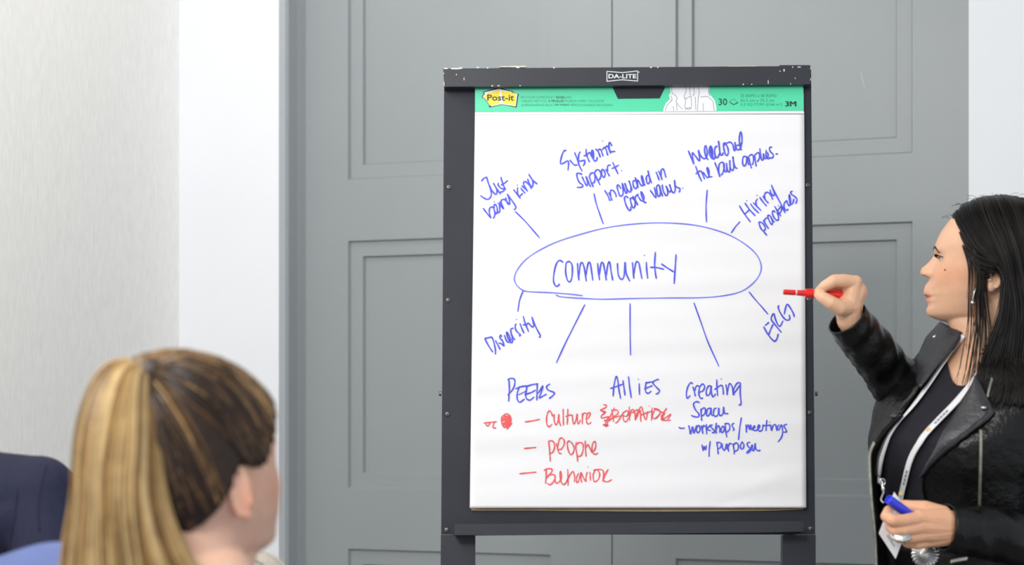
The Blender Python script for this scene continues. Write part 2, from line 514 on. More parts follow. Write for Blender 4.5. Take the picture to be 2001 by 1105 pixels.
sm = sheet.modifiers.new('thick', 'SOLIDIFY'); sm.thickness = 0.0006; sm.offset = 1 
mb = MB()
eslab(mb, [(929, 176), (920, 986), (1574, 986), (1570, 172)], 0.003, 0.0068)
mb.build('paper_block', m_sheet, pad)
mb = MB()
bt = [(x, 999.5 + 0.9 * math.sin(x * 0.011) - max(0, (x - 1480) / 90) ** 2 * 2.2) for x in range(921, 1573, 14)] + [(1572, 995)]
quad = [(929, 186), (921, 985)] + [(921, 998)] + bt[1:] + [(1571, 182)]
f = [E(x, y, 0.0028) for x, y in quad]
mb.prism(f, [q - EN * 0.0022 for q in f])
mb.build('cardboard_back', m_card, pad)
mb = MB()
for (ya, yb, h) in ((218.0, 224.0, 0.0112),):
    f = [E(928.2, ya, h), E(928, yb, h), E(1571.5, yb - 2.2, h), E(1570, ya - 2, h)]
    mb.prism(f, [q - EN * 0.004 for q in f])
mb.build('binding_strip', m_sheet, pad)
# green header with print
m_pt_dark = mat('dark_green_print', rgb(24, 58, 50), 0.5)
m_pt_mid = mat('mid_green_print', rgb(44, 150, 116), 0.5)
m_pt_yel = mat('yellow_print', rgb(252, 222, 50), 0.45, var=(30, 0.10))
m_pt_wht = mat('white_ink', rgb(238, 240, 246), 0.5)
m_pt_gry = mat('grey_outline_print', rgb(120, 122, 128), 0.5)
m_pt_blk = mat('black_print', rgb(52, 55, 60), 0.5)
mb = MB()
HG = 0.0125
f = [E(928.2, 163, HG), E(928.2, 218.3, HG), E(1150, 218, HG), E(1570, 216.3, HG), E(1569, 158, HG)]
mb.prism(f, [q - EN * 0.0055 for q in f])
mb.build('header_cover', m_green, pad)
pad_print = MB(); mb = pad_print
def epoly(pts, h, k): mb.add([E(x, y, h) for x, y in pts], [range(len(pts))], k)
h0 = HG + 0.0003
def zc(pts): return [(920 + a / 6.455, 160 + b / 6.455) for a, b in pts]
def z2(pts): return [(1170 + a / 4.88, 120 + b / 4.88) for a, b in pts]
# note-shaped emblem
epoly(zc([(135, 190), (165, 150), (148, 128), (240, 100), (345, 78), (372, 98), (385, 80), (530, 118), (532, 132), (605, 155), (578, 325), (395, 288), (240, 325), (225, 312), (232, 300), (180, 222)]), h0, 5)
epoly(zc([(150, 188), (180, 152), (165, 135), (350, 90), (374, 100), (380, 284), (250, 312), (262, 290), (240, 300), (190, 222)]), h0 + .0002, 3)
epoly(zc([(374, 94), (515, 125), (520, 138), (588, 152), (565, 310), (380, 280), (376, 200)]), h0 + .0003, 3)
epoly(zc([(168, 186), (205, 148), (345, 104), (358, 120), (364, 170), (362, 274), (262, 296), (235, 290), (195, 222)]), h0 + .0004, 2)
epoly(zc([(384, 112), (505, 132), (575, 160), (555, 298), (405, 268), (392, 190)]), h0 + .0004, 2)
etext('Post-it', 952, 184.8, 1004.5, 197.0, h0 + .0007, 5, bold=0.02)
etext('RECYCLED SUPERSTICKY', 1018, 188.0, 1084, 192.6, h0, 1)
etext('EASEL', 1087, 188.0, 1105, 192.6, h0, 5, bold=0.012)
etext('PAD', 1106, 188.0, 1117, 192.6, h0, 1)
etext('TABLEAU RECYCLE', 1018, 195.2, 1068, 199.8, h0, 1)
etext('A FEUILLES', 1071, 195.2, 1102, 199.8, h0, 5, bold=0.012)
etext('MOBILES SUPER COLLANTES', 1104, 195.2, 1180, 199.8, h0, 1)
etext('SUPERADHESIVAS BLOC', 1018, 203.0, 1081, 207.6, h0, 1)
etext('DE HOJAS', 1084, 203.0, 1112, 207.6, h0, 5, bold=0.012)
etext('REPOSICIONABLES RECICLADO', 1115, 203.0, 1197, 207.6, h0, 1)
epoly(z2([(112, 205), (182, 358), (582, 354), (655, 205)]), h0, 4)                    # carrying slot
# pale outline drawing of people round a sheet
epoly(z2([(676, 200), (684, 300), (668, 325), (680, 360), (640, 400), (622, 440), (612, 478), (1120, 474), (1122, 440), (1105, 370), (1068, 325), (1050, 290), (1058, 250), (1052, 200)]), h0, 3)
def zl(pts, w=0.9):
    eline(z2(pts), w, h0 + .0003, 6)
for pts in ([(692, 230), (698, 300), (730, 325), (750, 350), (735, 380), (760, 420), (800, 455)], [(700, 370), (650, 420), (635, 470)], [(690, 330), (700, 360), (690, 375)],
            [(825, 230), (835, 280), (815, 330), (820, 360), (880, 330), (885, 430), (860, 460), (820, 440), (830, 360)], [(865, 230), (872, 320)], [(905, 230), (910, 310), (900, 330)],
            [(950, 240), (960, 300), (950, 340), (940, 470)], [(970, 340), (1040, 335), (1090, 380), (1100, 470)], [(1045, 240), (1050, 300), (1060, 330)], [(820, 460), (860, 440), (885, 455)],
            [(920, 340), (925, 460)], [(995, 400), (998, 470)], [(740, 400), (745, 465)], [(710, 430), (715, 472)]):
    zl(pts)
etext('30', 1404, 192.5, 1421, 205.8, h0, 0, bold=0.012)
eline(z2([(1245, 385), (1285, 358), (1325, 395), (1285, 412)]), 1.0, h0, 1, close=True)
eline(z2([(1250, 390), (1287, 413), (1328, 392)]), 1.5, h0 + .0001, 0)
etext('25 IN/PO x 30 IN/PO', 1447, 184.3, 1517, 190.2, h0, 1, bold=0.006)
etext('63.5 cm x 76.2 cm', 1447, 193.3, 1513, 199.2, h0, 1, bold=0.006)
etext('5.2 SQ FT/PI\u00b2 (0.46 m\u00b2)', 1447, 201.6, 1528, 208.3, h0, 1, bold=0.006)
for dx, dy in ((-.6, 0), (0, 0), (.6, 0), (0, .5), (.9, .4)): etext('3M', 1534.6 + dx, 197.8 + dy, 1555.4 + dx, 207.8 + dy, h0 + .00003 * (dx + 1), 7, bold=0.0)
pad_print.build('header_print', m_pt_dark, pad, mats=[m_pt_dark, m_pt_mid, m_pt_yel, m_pt_wht, m_blk2, m_pt_blk, m_pt_gry, m_pt_dark], label='printed emblem, drawing and sizes on the green header')
# ------------------------------------------------------------------ handwriting on the sheet
m_ink = mat('blue_marker_ink', rgb(74, 82, 222), 0.6, var=(40, 0.18))
m_inkp = mat('pale_blue_marker_ink', rgb(104, 112, 236), 0.6, var=(20, 0.12))
m_red = mat('red_marker_ink', rgb(232, 84, 88), 0.6, var=(40, 0.15))
_lift = [0]
def stroke(mb, pts, w, seed=0):
    q = cr([(a, b) for a, b in pts], 5)
    L = []; Rr = []
    _lift[0] += 1
    h = 0.0006 + (_lift[0] % 40) * 0.00001
    for i, p in enumerate(q):
        t = (q[min(i + 1, len(q) - 1)] - q[max(i - 1, 0)])
        t = t.normalized() if t.length > 1e-6 else Vector((1, 0))
        n = Vector((-t.y, t.x)) * (w / 2 * (1 + 0.14 * math.sin(i * 0.7 + seed)))
        if i in (0, len(q) - 1): n *= 0.75
        e = t * (w * 0.3) * (-1 if i == 0 else (1 if i == len(q) - 1 else 0))
        a, b = p + n + e, p - n + e
        L.append(E(a.x, a.y, hs(a.x, a.y) + h)); Rr.append(E(b.x, b.y, hs(b.x, b.y) + h))
    mb.grid([L, Rr])
def write(label, x0, y0, sc, m, strokes, w=2.9, dots=(), name='handwriting'):
    mb = MB()
    for i, s in enumerate(strokes):
        stroke(mb, [(x0 + s[k] / sc, y0 + s[k + 1] / sc) for k in range(0, len(s), 2)], w, i)
    for a, b in dots:
        c = (x0 + a / sc, y0 + b / sc); r = w * 0.42
        mb.add([E(c[0] + r * math.cos(t), c[1] + r * math.sin(t), hs(*c) + 0.0007) for t in [i * math.pi / 4 for i in range(8)]], [range(7, -1, -1)])
    o = mb.build(name, m, sheet)
    o['label'] = label
    return o
write('blue handwriting reading Just being kind', 930, 330, 10.046, m_ink, [
 [110,240,160,185,210,165],[210,165,250,300,295,430,300,520,265,585,215,600,150,570,95,530],
 [265,325,310,420,380,500,410,480,405,400,345,285],[345,285,400,380,480,495],[440,280,437,320,480,375,545,405,540,440,480,460],
 [490,165,510,240,545,340,580,410],[495,320,550,290,620,235],
 [145,780,220,880,290,965],[290,965,262,860,270,780,305,750,345,770,370,850,365,930,340,970],
 [350,770,365,705,400,720,420,800,415,870,385,875,355,790,360,700],[385,870,440,860,470,830,465,740,470,650],
 [430,675,490,730,540,790],[475,650,500,720,540,785,500,680,495,630,530,600,570,610,610,660,630,700],
 [585,570,600,630,650,690,665,680,650,590,615,500],[615,500,690,600,780,740,770,790,750,800],
 [740,415,800,490,870,580],[820,370,815,470,850,540,915,485],[880,380,920,430,965,480],
 [900,335,960,385,1010,440],[1010,440,945,330,935,280,960,250,1000,270,1060,340,1085,385],
 [1015,205,1045,280,1085,350,1110,350,1115,240,1040,110],[1040,110,1100,210,1200,298]], dots=[(362,652),(815,320)])
write('blue handwriting reading Systemic support', 1080, 260, 9.207, m_ink, [
 [240,315,200,325,160,420,140,550,200,540,270,500,285,560,275,670],[310,490,370,560,405,580,440,572],[395,355,440,470,480,590,525,685],
 [495,340,470,390,465,500,530,500,575,490,575,540,550,590],[600,290,605,380,635,460,660,520],[560,410,610,400,650,355,675,360],
 [675,360,700,420,725,460,738,400,725,330,705,310,700,380,730,470,760,505,790,490,800,440],[712,330,715,440],
 [775,290,820,340,855,435],[820,310,840,290,870,310,905,415],[895,300,930,260,960,300,990,400],[945,265,975,235,1000,260,1040,365],
 [1065,230,1025,170,1010,200,1020,290,1050,335,1120,330],
 [525,745,480,725,435,735,445,820,480,890,540,940,520,975,440,980],[530,790,570,880,610,945,630,920,620,850,595,780,640,880,680,965],
 [655,780,690,880,730,970],[655,790,680,735,720,715,755,740,760,830,745,890,715,900],[755,730,800,830,850,935],[755,710,790,665,835,670,865,730,860,800,830,850],
 [880,700,890,655,920,670,945,740,925,795,895,780,870,700],[960,655,990,720,1020,775],[990,680,985,610,1010,580,1040,580],
 [1080,530,1120,620,1175,735],[1065,640,1115,620,1185,580]], dots=[(900,145),(1238,678)])
write('blue handwriting reading included in core values', 1170, 320, 11.05, m_ink, [
 [130,580,190,680,240,800],[220,630,250,700,285,790],[255,700,250,610,275,570,320,590,365,660,378,715],
 [475,535,440,480,405,460,395,500,420,600,455,690,495,700,525,650],
 [525,650,525,560,505,420,550,540,585,640,610,610,590,500,560,420,600,530,650,605,690,600,690,490,650,365,690,480,715,570],
 [780,365,745,380,740,440,765,520,800,540,830,490,820,400,785,295,820,420,855,510],
 [830,350,870,390,900,450,940,480,970,440,960,340,930,265,920,300,950,400,960,460,1000,455],[835,370,845,500],
 [1075,250,1035,270,1025,340,1050,430,1090,410,1100,330,1060,145,1100,310,1140,415],
 [1240,185,1270,260,1305,355],[1290,160,1330,240,1370,350],[1350,240,1345,150,1380,110,1410,150,1450,295],
 [630,740,600,710,560,720,560,800,600,920,660,1015,690,990,690,935],[680,745,685,800,710,900,750,960,785,900,775,800,720,740,680,750],
 [735,705,790,790,840,890],[785,780,795,710,850,660],[850,700,890,770,935,810,975,760,965,680,920,610,910,630,940,730,970,810,1000,845,1020,835],[925,640,960,770],
 [1110,575,1165,650,1220,730,1235,690,1200,515],[1300,460,1255,480,1250,560,1275,690,1310,700,1330,620,1310,470,1345,600,1375,705],
 [1370,460,1390,580,1440,680,1480,680,1490,600,1450,480,1500,580,1540,610,1560,560,1525,445,1570,570,1610,630,1650,570,1635,355,1650,480],
 [1650,480,1700,515,1750,540,1750,580,1735,615]], dots=[(1812,532)])
write('blue handwriting reading mead out the bell applies', 1330, 250, 9.21, m_ink, [
 [140,415,190,540,235,650],[235,650,215,530,215,450,260,500,330,590,345,560,320,400,360,500,420,560],
 [420,560,460,530,480,450,460,340,440,330,430,400,450,510,490,570],[575,540,575,420,540,325,515,400,530,500,570,550,555,430,535,360,530,460],[545,350,555,540],[570,550,600,560,620,500],
 [655,325,620,360,612,450,640,540,680,510,705,420,680,235,700,400,715,480,745,490,765,450],
 [800,270,770,290,780,390,810,485,840,490,860,430,840,340,800,270],
 [780,310,850,265,900,260,940,310,965,410,990,370,975,255,990,340,1030,400,1080,350,1105,200,1085,75,1065,110,1055,240,1075,360,1095,400],[1000,320,1050,305,1110,265],
 [270,690,315,820,375,960],[275,830,320,790,360,775,390,820,430,920],[405,800,440,850,480,895,510,870,510,780,485,715,475,740,500,840,520,880,565,880],[485,730,505,860],
 [615,625,660,740,705,880],[705,880,685,760,695,660,740,620,785,650,780,740,760,810,730,850],
 [770,640,780,740,805,790,830,770,825,630,835,740,860,790,885,770,885,580,890,700,925,765,955,720,940,515,960,640,985,715,1020,728],
 [1190,520,1140,515,1115,570,1120,660,1145,690,1180,640,1190,520,1210,620,1230,665],[1220,510,1245,620,1275,725],[1240,500,1280,480,1310,520,1310,610,1290,660],
 [1330,490,1345,600,1360,690],[1345,480,1390,445,1415,470,1415,550,1380,610],[1425,375,1440,500,1460,580,1490,560,1490,460,1505,540,1540,555],
 [1540,400,1535,500,1560,550,1575,480,1560,440],[1560,550,1585,555,1610,530],[1640,345,1600,360,1610,420,1665,480,1660,530,1620,550],[1715,470,1730,471,1745,470]])
write('blue handwriting reading Hiring practices', 1420, 350, 9.207, m_ink, [
 [230,485,320,630,425,770],[330,435,410,550,510,660],[320,635,365,595,410,550],[430,450,490,530,575,612],[480,430,540,490,615,565],[535,480,525,410,550,360],
 [595,330,650,410,715,485],[655,310,700,380,748,432],[690,370,680,290,710,240,760,250,800,300,825,365],[780,200,800,260,840,300,860,260,805,110],[805,110,870,250,960,420,1050,605],
 [575,785,615,890,660,940,720,1012],[575,790,600,775,650,800,690,860,690,910,660,935],[660,745,700,810,750,890],[680,770,685,725,720,700],
 [780,660,745,650,745,700,790,800,820,815,825,760,790,670,830,750,860,770],[870,600,850,575,820,590,835,660,880,730,925,740,935,690],
 [865,495,920,590,975,665],[935,690,915,590,960,510],[905,620,960,610,990,540,965,490],
 [1080,390,1035,440,1035,520,1075,565,1105,545],[1080,390,1100,450,1130,480,1150,420,1130,290,1125,300,1130,400,1150,450,1185,440,1210,365],
 [1180,220,1150,235,1170,280,1230,320,1265,370,1245,440]], dots=[(362,392),(545,297),(928,482)])
write('blue handwriting reading ERG', 1450, 560, 9.208, m_ink, [
 [390,730,470,870,575,985,625,945,650,860],[475,880,510,790,555,690],[420,700,450,678,480,650],
 [705,825,600,700,525,595,545,520,575,495,600,590,650,700,690,710,735,625],[662,345,650,370,680,460,760,580,830,610,860,570,850,520],[760,500,785,380,815,322,870,390,920,480,940,545]], w=3.1)
write('big pale blue oval drawn round the word community', 990, 420, 3.682, m_inkp, [
 [545,582,440,570,300,560,180,555,120,545,75,510,55,460,75,400,130,330,220,265,350,200,500,150,700,97,900,68,1100,58,1300,68,1450,95,1600,145,1720,215,1800,290,1832,370,1815,440,1760,505,1680,555,1560,583,1400,597,1150,599,900,603,700,608,550,602,400,592,355,578]], w=2.2)
write('blue handwriting reading community', 990, 420, 3.682, m_ink, [
 [405,342,380,328,355,360,338,440,340,490,360,517,380,500],[450,335,428,350,425,420,440,475,460,478,472,430,470,360,450,335],
 [510,350,512,400,520,470],[520,440,530,360,545,345,560,390,573,478],[570,440,585,355,600,345,610,400,620,472],
 [655,350,660,410,668,468],[665,440,680,350,695,350,705,400,717,470],[715,440,730,350,742,345,752,410,763,470],
 [797,350,803,430,825,465,845,440,853,340,860,420,885,477],[905,345,910,400,915,458],[915,430,930,345,950,345,960,390,973,460],
 [1005,342,1008,400,1015,458],[1070,270,1065,350,1070,420,1077,458],[1035,378,1080,380,1130,392],[1115,355,1160,385,1200,410],[1219,288,1213,380,1205,495]], w=3.0, dots=[(992,293)])
for lb, st in (('blue line slanting down to PEERS', [562,648,500,770,420,930,358,1065]), ('upright blue line down to Allies', [888,640,888,800,891,1010]), ('blue line slanting down to creating space', [1348,635,1400,780,1450,920,1527,1090]),
               ('short blue line down to Diversity', [120,545,95,610,80,695]), ('blue line from the oval up to being kind', [62,-23,125,38,185,106,236,165]), ('blue line under support', [628,-153,645,-79,670,-5,695,66]),
               ('upright blue line under bell applies', [1443,-178,1436,-90,1435,-20,1438,52]), ('short blue tick beside Hiring', [1617,130,1645,88,1678,50]), ('blue line down to ERG', [1745,556,1790,612,1840,668,1880,716])):
    write(lb, 990, 420, 3.682, m_ink, [st], w=2.5, name='marker_line')
for lb, st in (('red dash before Culture', [1029-3,825,1040,823,1054,820]), ('red dash before people', [1024.7,877,1036,876,1047,875]), ('red dash before Behavior', [1015.4,926.3,1031.7,924.7,1047.5,923.3])):
    write(lb, 0, 0, 1.0, m_red, [st], w=2.6, name='marker_line')
write('blue handwriting reading Diversity', 930, 560, 6.905, m_ink, [
 [120,710,170,800,225,885],[120,705,170,693,215,690,245,770,262,860,262,915],[265,735,295,790,325,850],[310,765,345,775,380,805,360,740,320,690,335,660,345,680],
 [385,660,410,730,440,755,465,720,440,650,412,620,425,680,465,755,490,750,490,690,475,640],[420,640,450,740],[475,640,495,680,525,720],[475,630,470,580,500,565],
 [540,510,528,540,545,600,600,655,585,668],[595,505,620,570,648,630],[638,405,665,500,710,610],[635,518,680,520,700,495,730,520],[730,520,765,550,780,520,755,415],[755,415,800,530,850,630,870,670,855,690]], dots=[(547,448)])
write('blue handwriting reading PEERS', 930, 730, 5.131, m_ink, [
 [330,60,335,160,328,280],[320,65,350,50,385,60,390,100,370,160,320,218],[435,135,415,200,415,260,440,290,485,260],[400,155,450,135,515,125],[430,215,500,180],
 [515,125,500,200,505,250,540,270,580,240],[500,135,560,115,620,105],[490,215,560,190,595,170],[615,105,612,200,610,268],[625,200,670,125,655,190,635,245,670,230,705,210],[740,108,710,130,720,165,785,195,770,225,735,252]])
write('blue handwriting reading Allies', 930, 730, 5.131, m_ink, [
 [1375,228,1385,120,1405,35,1420,60,1435,170,1450,252],[1350,152,1400,135,1470,110],[1475,75,1485,150,1495,220],[1530,35,1540,130,1557,245],[1637,105,1638,160,1640,215],
 [1705,90,1700,150,1705,190,1730,200,1755,180],[1700,98,1740,90,1775,85],[1690,155,1730,140,1765,125],[1830,60,1790,75,1775,100,1810,140,1840,175,1825,200,1805,208]], dots=[(1628,60)])
write('red marker arrow and scribbled out oval', 930, 730, 5.131, m_red, [
 [80,500,140,492,205,485],[100,515,120,530,140,500],[185,490,170,540,200,550],[300,405,260,440,260,500,280,540,320,530,350,480,345,430,310,405],[265,450,300,436,330,430],
 [262,480,345,450,265,510,348,480,290,535,360,500,310,560],[275,425,340,440,258,468,340,470,270,525]], w=2.5)
write('red handwriting reading Culture', 1060, 780, 7.696, m_red, [
[150,260,135,210,105,180,75,220,60,310,70,390,100,420,140,385],[175,235,175,320,200,390,230,350,248,230,250,330,275,405],[310,155,312,280,315,395],
 [380,155,378,280,370,385],[350,265,400,245,450,245],[450,245,455,320,470,380,500,330,520,225,525,310,535,375,560,350,570,320],[600,220,600,300,598,375],[600,260,625,215,660,220],
 [655,300,690,290,720,220,690,210,660,280,665,350,690,380,730,355]], w=2.6)
write('red word scribbled out beside Culture', 1060, 780, 7.696, m_red, [
 [920,90,960,95,950,130,870,170,910,185,950,200,890,250,890,290,990,270,960,320,920,325,980,330,960,400,910,390,990,395,950,415,950,350,1000,265],[900,190,940,215,895,240],[930,390,975,385,920,400],
 [1080,135,1040,220,985,340],[1040,160,1060,260,1070,345],[1050,180,1110,165,1140,200,1120,235,1075,265,1000,335],[1080,280,1120,268,1160,255],[1100,365,1150,320,1220,200],
 [1140,330,1200,230,1260,180,1290,200,1270,260,1200,250],[1210,230,1220,320,1260,345,1290,290],[1305,120,1305,220,1310,325],[1310,280,1340,170,1375,170,1390,230,1395,320],
 [1390,300,1430,200,1480,120,1510,180,1530,270,1560,310,1580,190],[1400,310,1440,230,1470,170,1480,340],[1350,210,1390,182,1430,160],[1480,340,1480,250,1600,200,1650,180],[1650,135,1645,230,1640,325],
 [1690,160,1650,260,1690,300,1740,260,1770,190,1720,150,1680,150,1780,200,1690,300],[1865,140,1800,250,1790,310,1840,290,1930,230,1880,310],[1790,320,1860,325,1925,320],[1865,150,1830,200,1800,310],[1770,190,1840,220,1780,260]], w=2.4, dots=[(1605,105)])
write('red handwriting reading people', 1010, 840, 9.21, m_red, [
[570,210,590,380,602,570],[570,225,600,200,650,215,680,290,650,400,580,440],[735,300,760,190,800,150,850,190,850,270,800,350,745,360],[705,250,728,320,740,380,770,430,800,430],
 [905,250,920,360,965,450,1010,420,1030,340,1000,260,940,205,905,240],[1070,230,1060,330,1080,440,1095,575],[1070,270,1120,235,1180,250,1195,340,1160,460,1100,485,1085,460],
 [1230,205,1235,350,1245,485],[1240,330,1280,270,1310,330,1345,410],[1345,410,1390,380,1420,300,1410,220,1370,240,1350,340,1370,420,1410,445,1460,425]], w=2.6)
write('red handwriting reading Behavior', 1010, 840, 9.21, m_red, [
[530,700,525,830,518,970],[490,735,560,705,630,715,620,770,535,870],[560,820,650,810,690,850,650,950,590,995,560,970],
 [690,830,690,940,730,960,790,900,800,800,785,755,775,800,790,920,830,990,880,960,910,890],[915,715,920,860,922,1010],[920,900,960,810,1010,755,1040,850,1035,940],
 [1110,790,1075,870,1075,950,1110,930,1150,790,1155,880,1165,950],[1160,780,1190,850,1240,935,1245,850,1265,770],[1150,770,1148,820,1150,870],[1315,770,1320,840,1325,915],
 [1420,720,1375,800,1380,910,1410,940,1470,890,1490,800,1450,730,1400,725],[1380,735,1460,720,1540,730,1560,790,1545,930],[1640,720,1580,820,1555,910,1610,940,1660,930,1705,900],[1640,725,1600,800,1560,890]], w=2.6, dots=[(1280,677)])
write('blue handwriting reading creating space', 1320, 720, 6.1375, m_ink, [
 [205,185,180,175,150,220,130,300,140,360,175,330],[210,225,225,280,237,335],[230,270,250,215,280,215],[285,290,330,270,350,220,325,190,290,230,280,310,300,360,325,360],
 [430,215,395,215,370,270,375,325,410,310,430,215,430,290,450,345,480,310],[495,140,497,230,505,330],[470,255,505,230,540,205],[540,205,565,220,575,315],[605,200,615,260,620,320],[620,300,640,200,660,190,685,240,690,320],
 [690,320,740,250,780,185,740,180,700,250,700,320],[780,185,775,300,785,400,780,440,760,440],
 [285,412,250,402,215,430,240,500,280,550,270,585,220,580,190,568],[305,490,308,560,315,628],[305,500,345,475,360,510,340,560,310,570],[420,480,385,490,370,550,385,575,415,540,425,480,430,550,445,570],
 [490,480,465,490,455,550,480,580,510,560],[510,560,520,480,525,550,545,570,570,540,578,465,585,530,600,545,628,545]], dots=[(548,130)])
write('blue handwriting reading workshops and meetings with purpose', 1320, 720, 6.1375, m_ink, [
 [42,712,70,722,105,718],[160,690,170,740,180,790,205,700,220,780,250,690],[265,690,250,740,270,775,295,740,285,690,265,690],[310,690,320,740,328,785],[320,740,335,690,355,700],
 [370,675,370,730,375,790],[420,680,380,730,420,750],[440,680,420,700,460,745,465,775,440,772],[490,660,480,720,490,780],[485,740,510,690,530,720,530,770],[560,700,545,740,560,775,585,740,575,700,560,700],
 [595,665,600,750,615,825],[590,665,640,670,650,730,610,775],[700,660,675,685,700,730,690,750],[790,595,770,720,755,858],
 [845,680,848,730,852,770],[850,740,870,680,890,740,900,680,910,740],[920,740,950,710,945,690,925,730,950,750,985,740],[985,740,1010,700,1000,680,985,720,1005,755,1040,740,1050,680],
 [1095,625,1090,690,1085,750],[1060,690,1095,688,1130,685],[1140,680,1150,750,1170,690,1200,680,1215,750],[1240,680,1220,720,1240,740,1270,680,1285,760,1270,830,1230,885],[1335,672,1300,690,1325,740,1330,765,1290,768],
 [318,920,325,960,332,990,345,940,358,980,370,930],[415,880,405,970,402,1060],[495,890,505,960,512,1030],[500,890,545,900,540,950,505,970],[560,910,565,960,590,985,610,910,615,970],[620,910,630,960,637,1000],[635,940,650,905,675,910],
 [690,910,700,970,705,1030],[695,920,730,895,755,930,745,980,705,1000],[800,885,780,920,785,965,810,965,820,920,800,885],[890,890,860,900,870,940,905,970,880,1010,855,1015,900,960],
 [900,960,920,920,920,980,940,985,955,900,960,960,985,990,1015,985]], w=2.8, dots=[(1130,648)])
# ------------------------------------------------------------------ people: shared builders
def from_mesh(o, remove=True):
    me = o.data
    vs = [v.co.copy() for v in me.vertices]; fs = [list(p.vertices) for p in me.polygons]
    if remove:
        bpy.data.objects.remove(o); bpy.data.meshes.remove(me)
    return vs, fs
def fuse(mb, voxel, smooth=3, name='body'):
    """melt overlapping closed pieces into one continuous skin"""
    o = obj(name, mb.v, mb.f, MATS['white_paper'])
    modify(o, ('REMESH', dict(mode='VOXEL', voxel_size=voxel)), ('SMOOTH', dict(factor=0.5, iterations=smooth)))
    return from_mesh(o)

def sell(ph, n):
    c, s = math.cos(ph), math.sin(ph)
    return math.copysign(abs(c) ** (2 / n), c), math.copysign(abs(s) ** (2 / n), s)

HEAD = [(-118, 60, -40, 10), (-112, 86, -42, 26), (-106, 97, -44, 36), (-100, 103, -45, 43), (-88, 106, -48, 50), (-75, 106, -52, 56), (-63, 107, -57, 61), (-49, 107, -66, 65),
        (-34, 104, -78, 69), (-18, 100, -87, 72), (-6, 98, -91, 73), (5, 97.5, -93, 74), (22, 98.5, -94, 75), (41, 92, -93, 74.5), (56, 83, -90, 72), (72, 70, -84, 66), (88, 50, -72, 55), (98, 30, -57, 40), (104, 10, -38, 22), (106, -5, -20, 6)]
NOSE = [(-40, 0, 15), (-36, 4, 16), (-32, 14, 17), (-29, 23.5, 18), (-26, 28, 17), (-22, 29.5, 16), (-18, 28.5, 14.5), (-14, 25.5, 12.5), (-10, 20.5, 11), (-5, 15, 10), (1, 9, 9.5), (7, 4, 10), (16, 0, 10)]
LIPS = [(-114, 0, 20), (-107, 6, 22), (-99, 9.5, 22), (-91, 9, 21), (-84, 5, 20), (-79, 6.5, 21), (-75, 10, 22), (-71, 8, 22), (-69.5, 3.5, 22), (-68, 7, 22), (-64, 12.5, 22), (-59, 12.5, 20), (-52, 11, 19), (-44, 7.5, 16), (-38, 3, 14), (-33, 0, 12)]
def head_mb(M, sc=1.0, nose=1.0, ears=True):
    mb = MB(); rows = []
    nl, nph = 92, 128
    for i in range(nl + 1):
        c = lerp(-118, 106, i / nl)
        f, bk, w = table(HEAD, c)
        row = []
        for j in range(nph):
            ph = 2 * math.pi * j / nph
            if ph > math.pi: ph -= 2 * math.pi
            ph = ph - 0.25 * math.sin(ph) * math.cos(ph / 2) ** 2
            ca, sb = sell(ph, 2.35)
            a = f * ca if ca > 0 else -bk * ca
            b = w * sb
            if ca > 0:
                p, wn = table(NOSE, c); a += nose * p * math.exp(-(b / wn) ** 2)
                p, wl = table(LIPS, c); a += p * math.exp(-(b / wl) ** 2)
                g = lambda b0, c0, sb_, sc_: math.exp(-((abs(b) - b0) / sb_) ** 2 - ((c - c0) / sc_) ** 2)
                a -= 9 * g(30, -1, 13, 9)
                a += 3 * g(22, 15, 26, 6) + 3 * g(44, -30, 18, 16)
                a += 6.0 * g(13.5, -26, 4.5, 6) * nose - 9.0 * g(7, -33, 3.2, 2.4) - 3.0 * g(20, -27, 3.0, 7)
                a -= 3.0 * math.exp(-(b / 21) ** 2 - ((c + 69.5) / 1.9) ** 2)
            row.append(M @ (Vector((a, b, c)) * (0.001 * sc)))
        rows.append(row)
    mb.grid(rows, closed=True)
    n = nph
    mb.f.append(list(range(n - 1, -1, -1))); mb.m.append(0)
    mb.f.append([nl * n + j for j in range(n)]); mb.m.append(0)
    # ball of the nose and its wings
    R0 = M.to_3x3()
    mb.ellipsoid(M @ (Vector((100.5 + 16.0 * nose, 0, -21.5)) * .001 * sc), (.0105 * sc, .0105 * sc, .0100 * sc), R0, 16, 12)
    for s in (1, -1): mb.ellipsoid(M @ (Vector((107.5, s * 12.0, -26)) * .001 * sc), (.0085 * sc, .0055 * sc, .0068 * sc), R0, 14, 10)
    # eyelids
    for s in (1, -1):
        up = []; lo = []
        for t in range(9):
            u = t / 8.0; b = s * lerp(19, 44, u)
            a = 89.5 - 10.0 * u ** 2 + 1.5 * math.sin(math.pi * u)
            up.append((M @ (Vector((a, b, 0.3 + 4.2 * math.sin(math.pi * u))) * .001 * sc), .0022 * sc))
            lo.append((M @ (Vector((a - 1, b, -0.6 - 3.6 * math.sin(math.pi * u))) * .001 * sc), .0019 * sc))
        mb.chain(up, 8); mb.chain(lo, 8)
        if ears:
            R = Matrix.Rotation(math.radians(-10), 3, 'Y') @ Matrix.Rotation(math.radians(s * 18), 3, 'Z')
            R3 = M.to_3x3() @ R
            mb.ellipsoid(M @ (Vector((-8, s * 75, -30)) * .001 * sc), (.014 * sc, .0045 * sc, .027 * sc), R3, 16, 12)
            rim = []
            for t in range(19):
                q = math.radians(lerp(-120, 150, t / 18))
                x = -14 * math.sin(q) * (0.9 if q > 0 else .6); z = 29 * math.cos(q)
                v = R @ Vector((-x * -1 - 1, s * 3.5, z))
                rim.append((M @ ((Vector((-8, s * 76, -30)) + v) * .001 * sc), .0034 * sc))
            mb.chain(rim, 8)
            mb.ellipsoid(M @ (Vector((-2, s * 75, -56)) * .001 * sc), (.0085 * sc, .0045 * sc, .009 * sc), R3, 12, 10)
    return mb
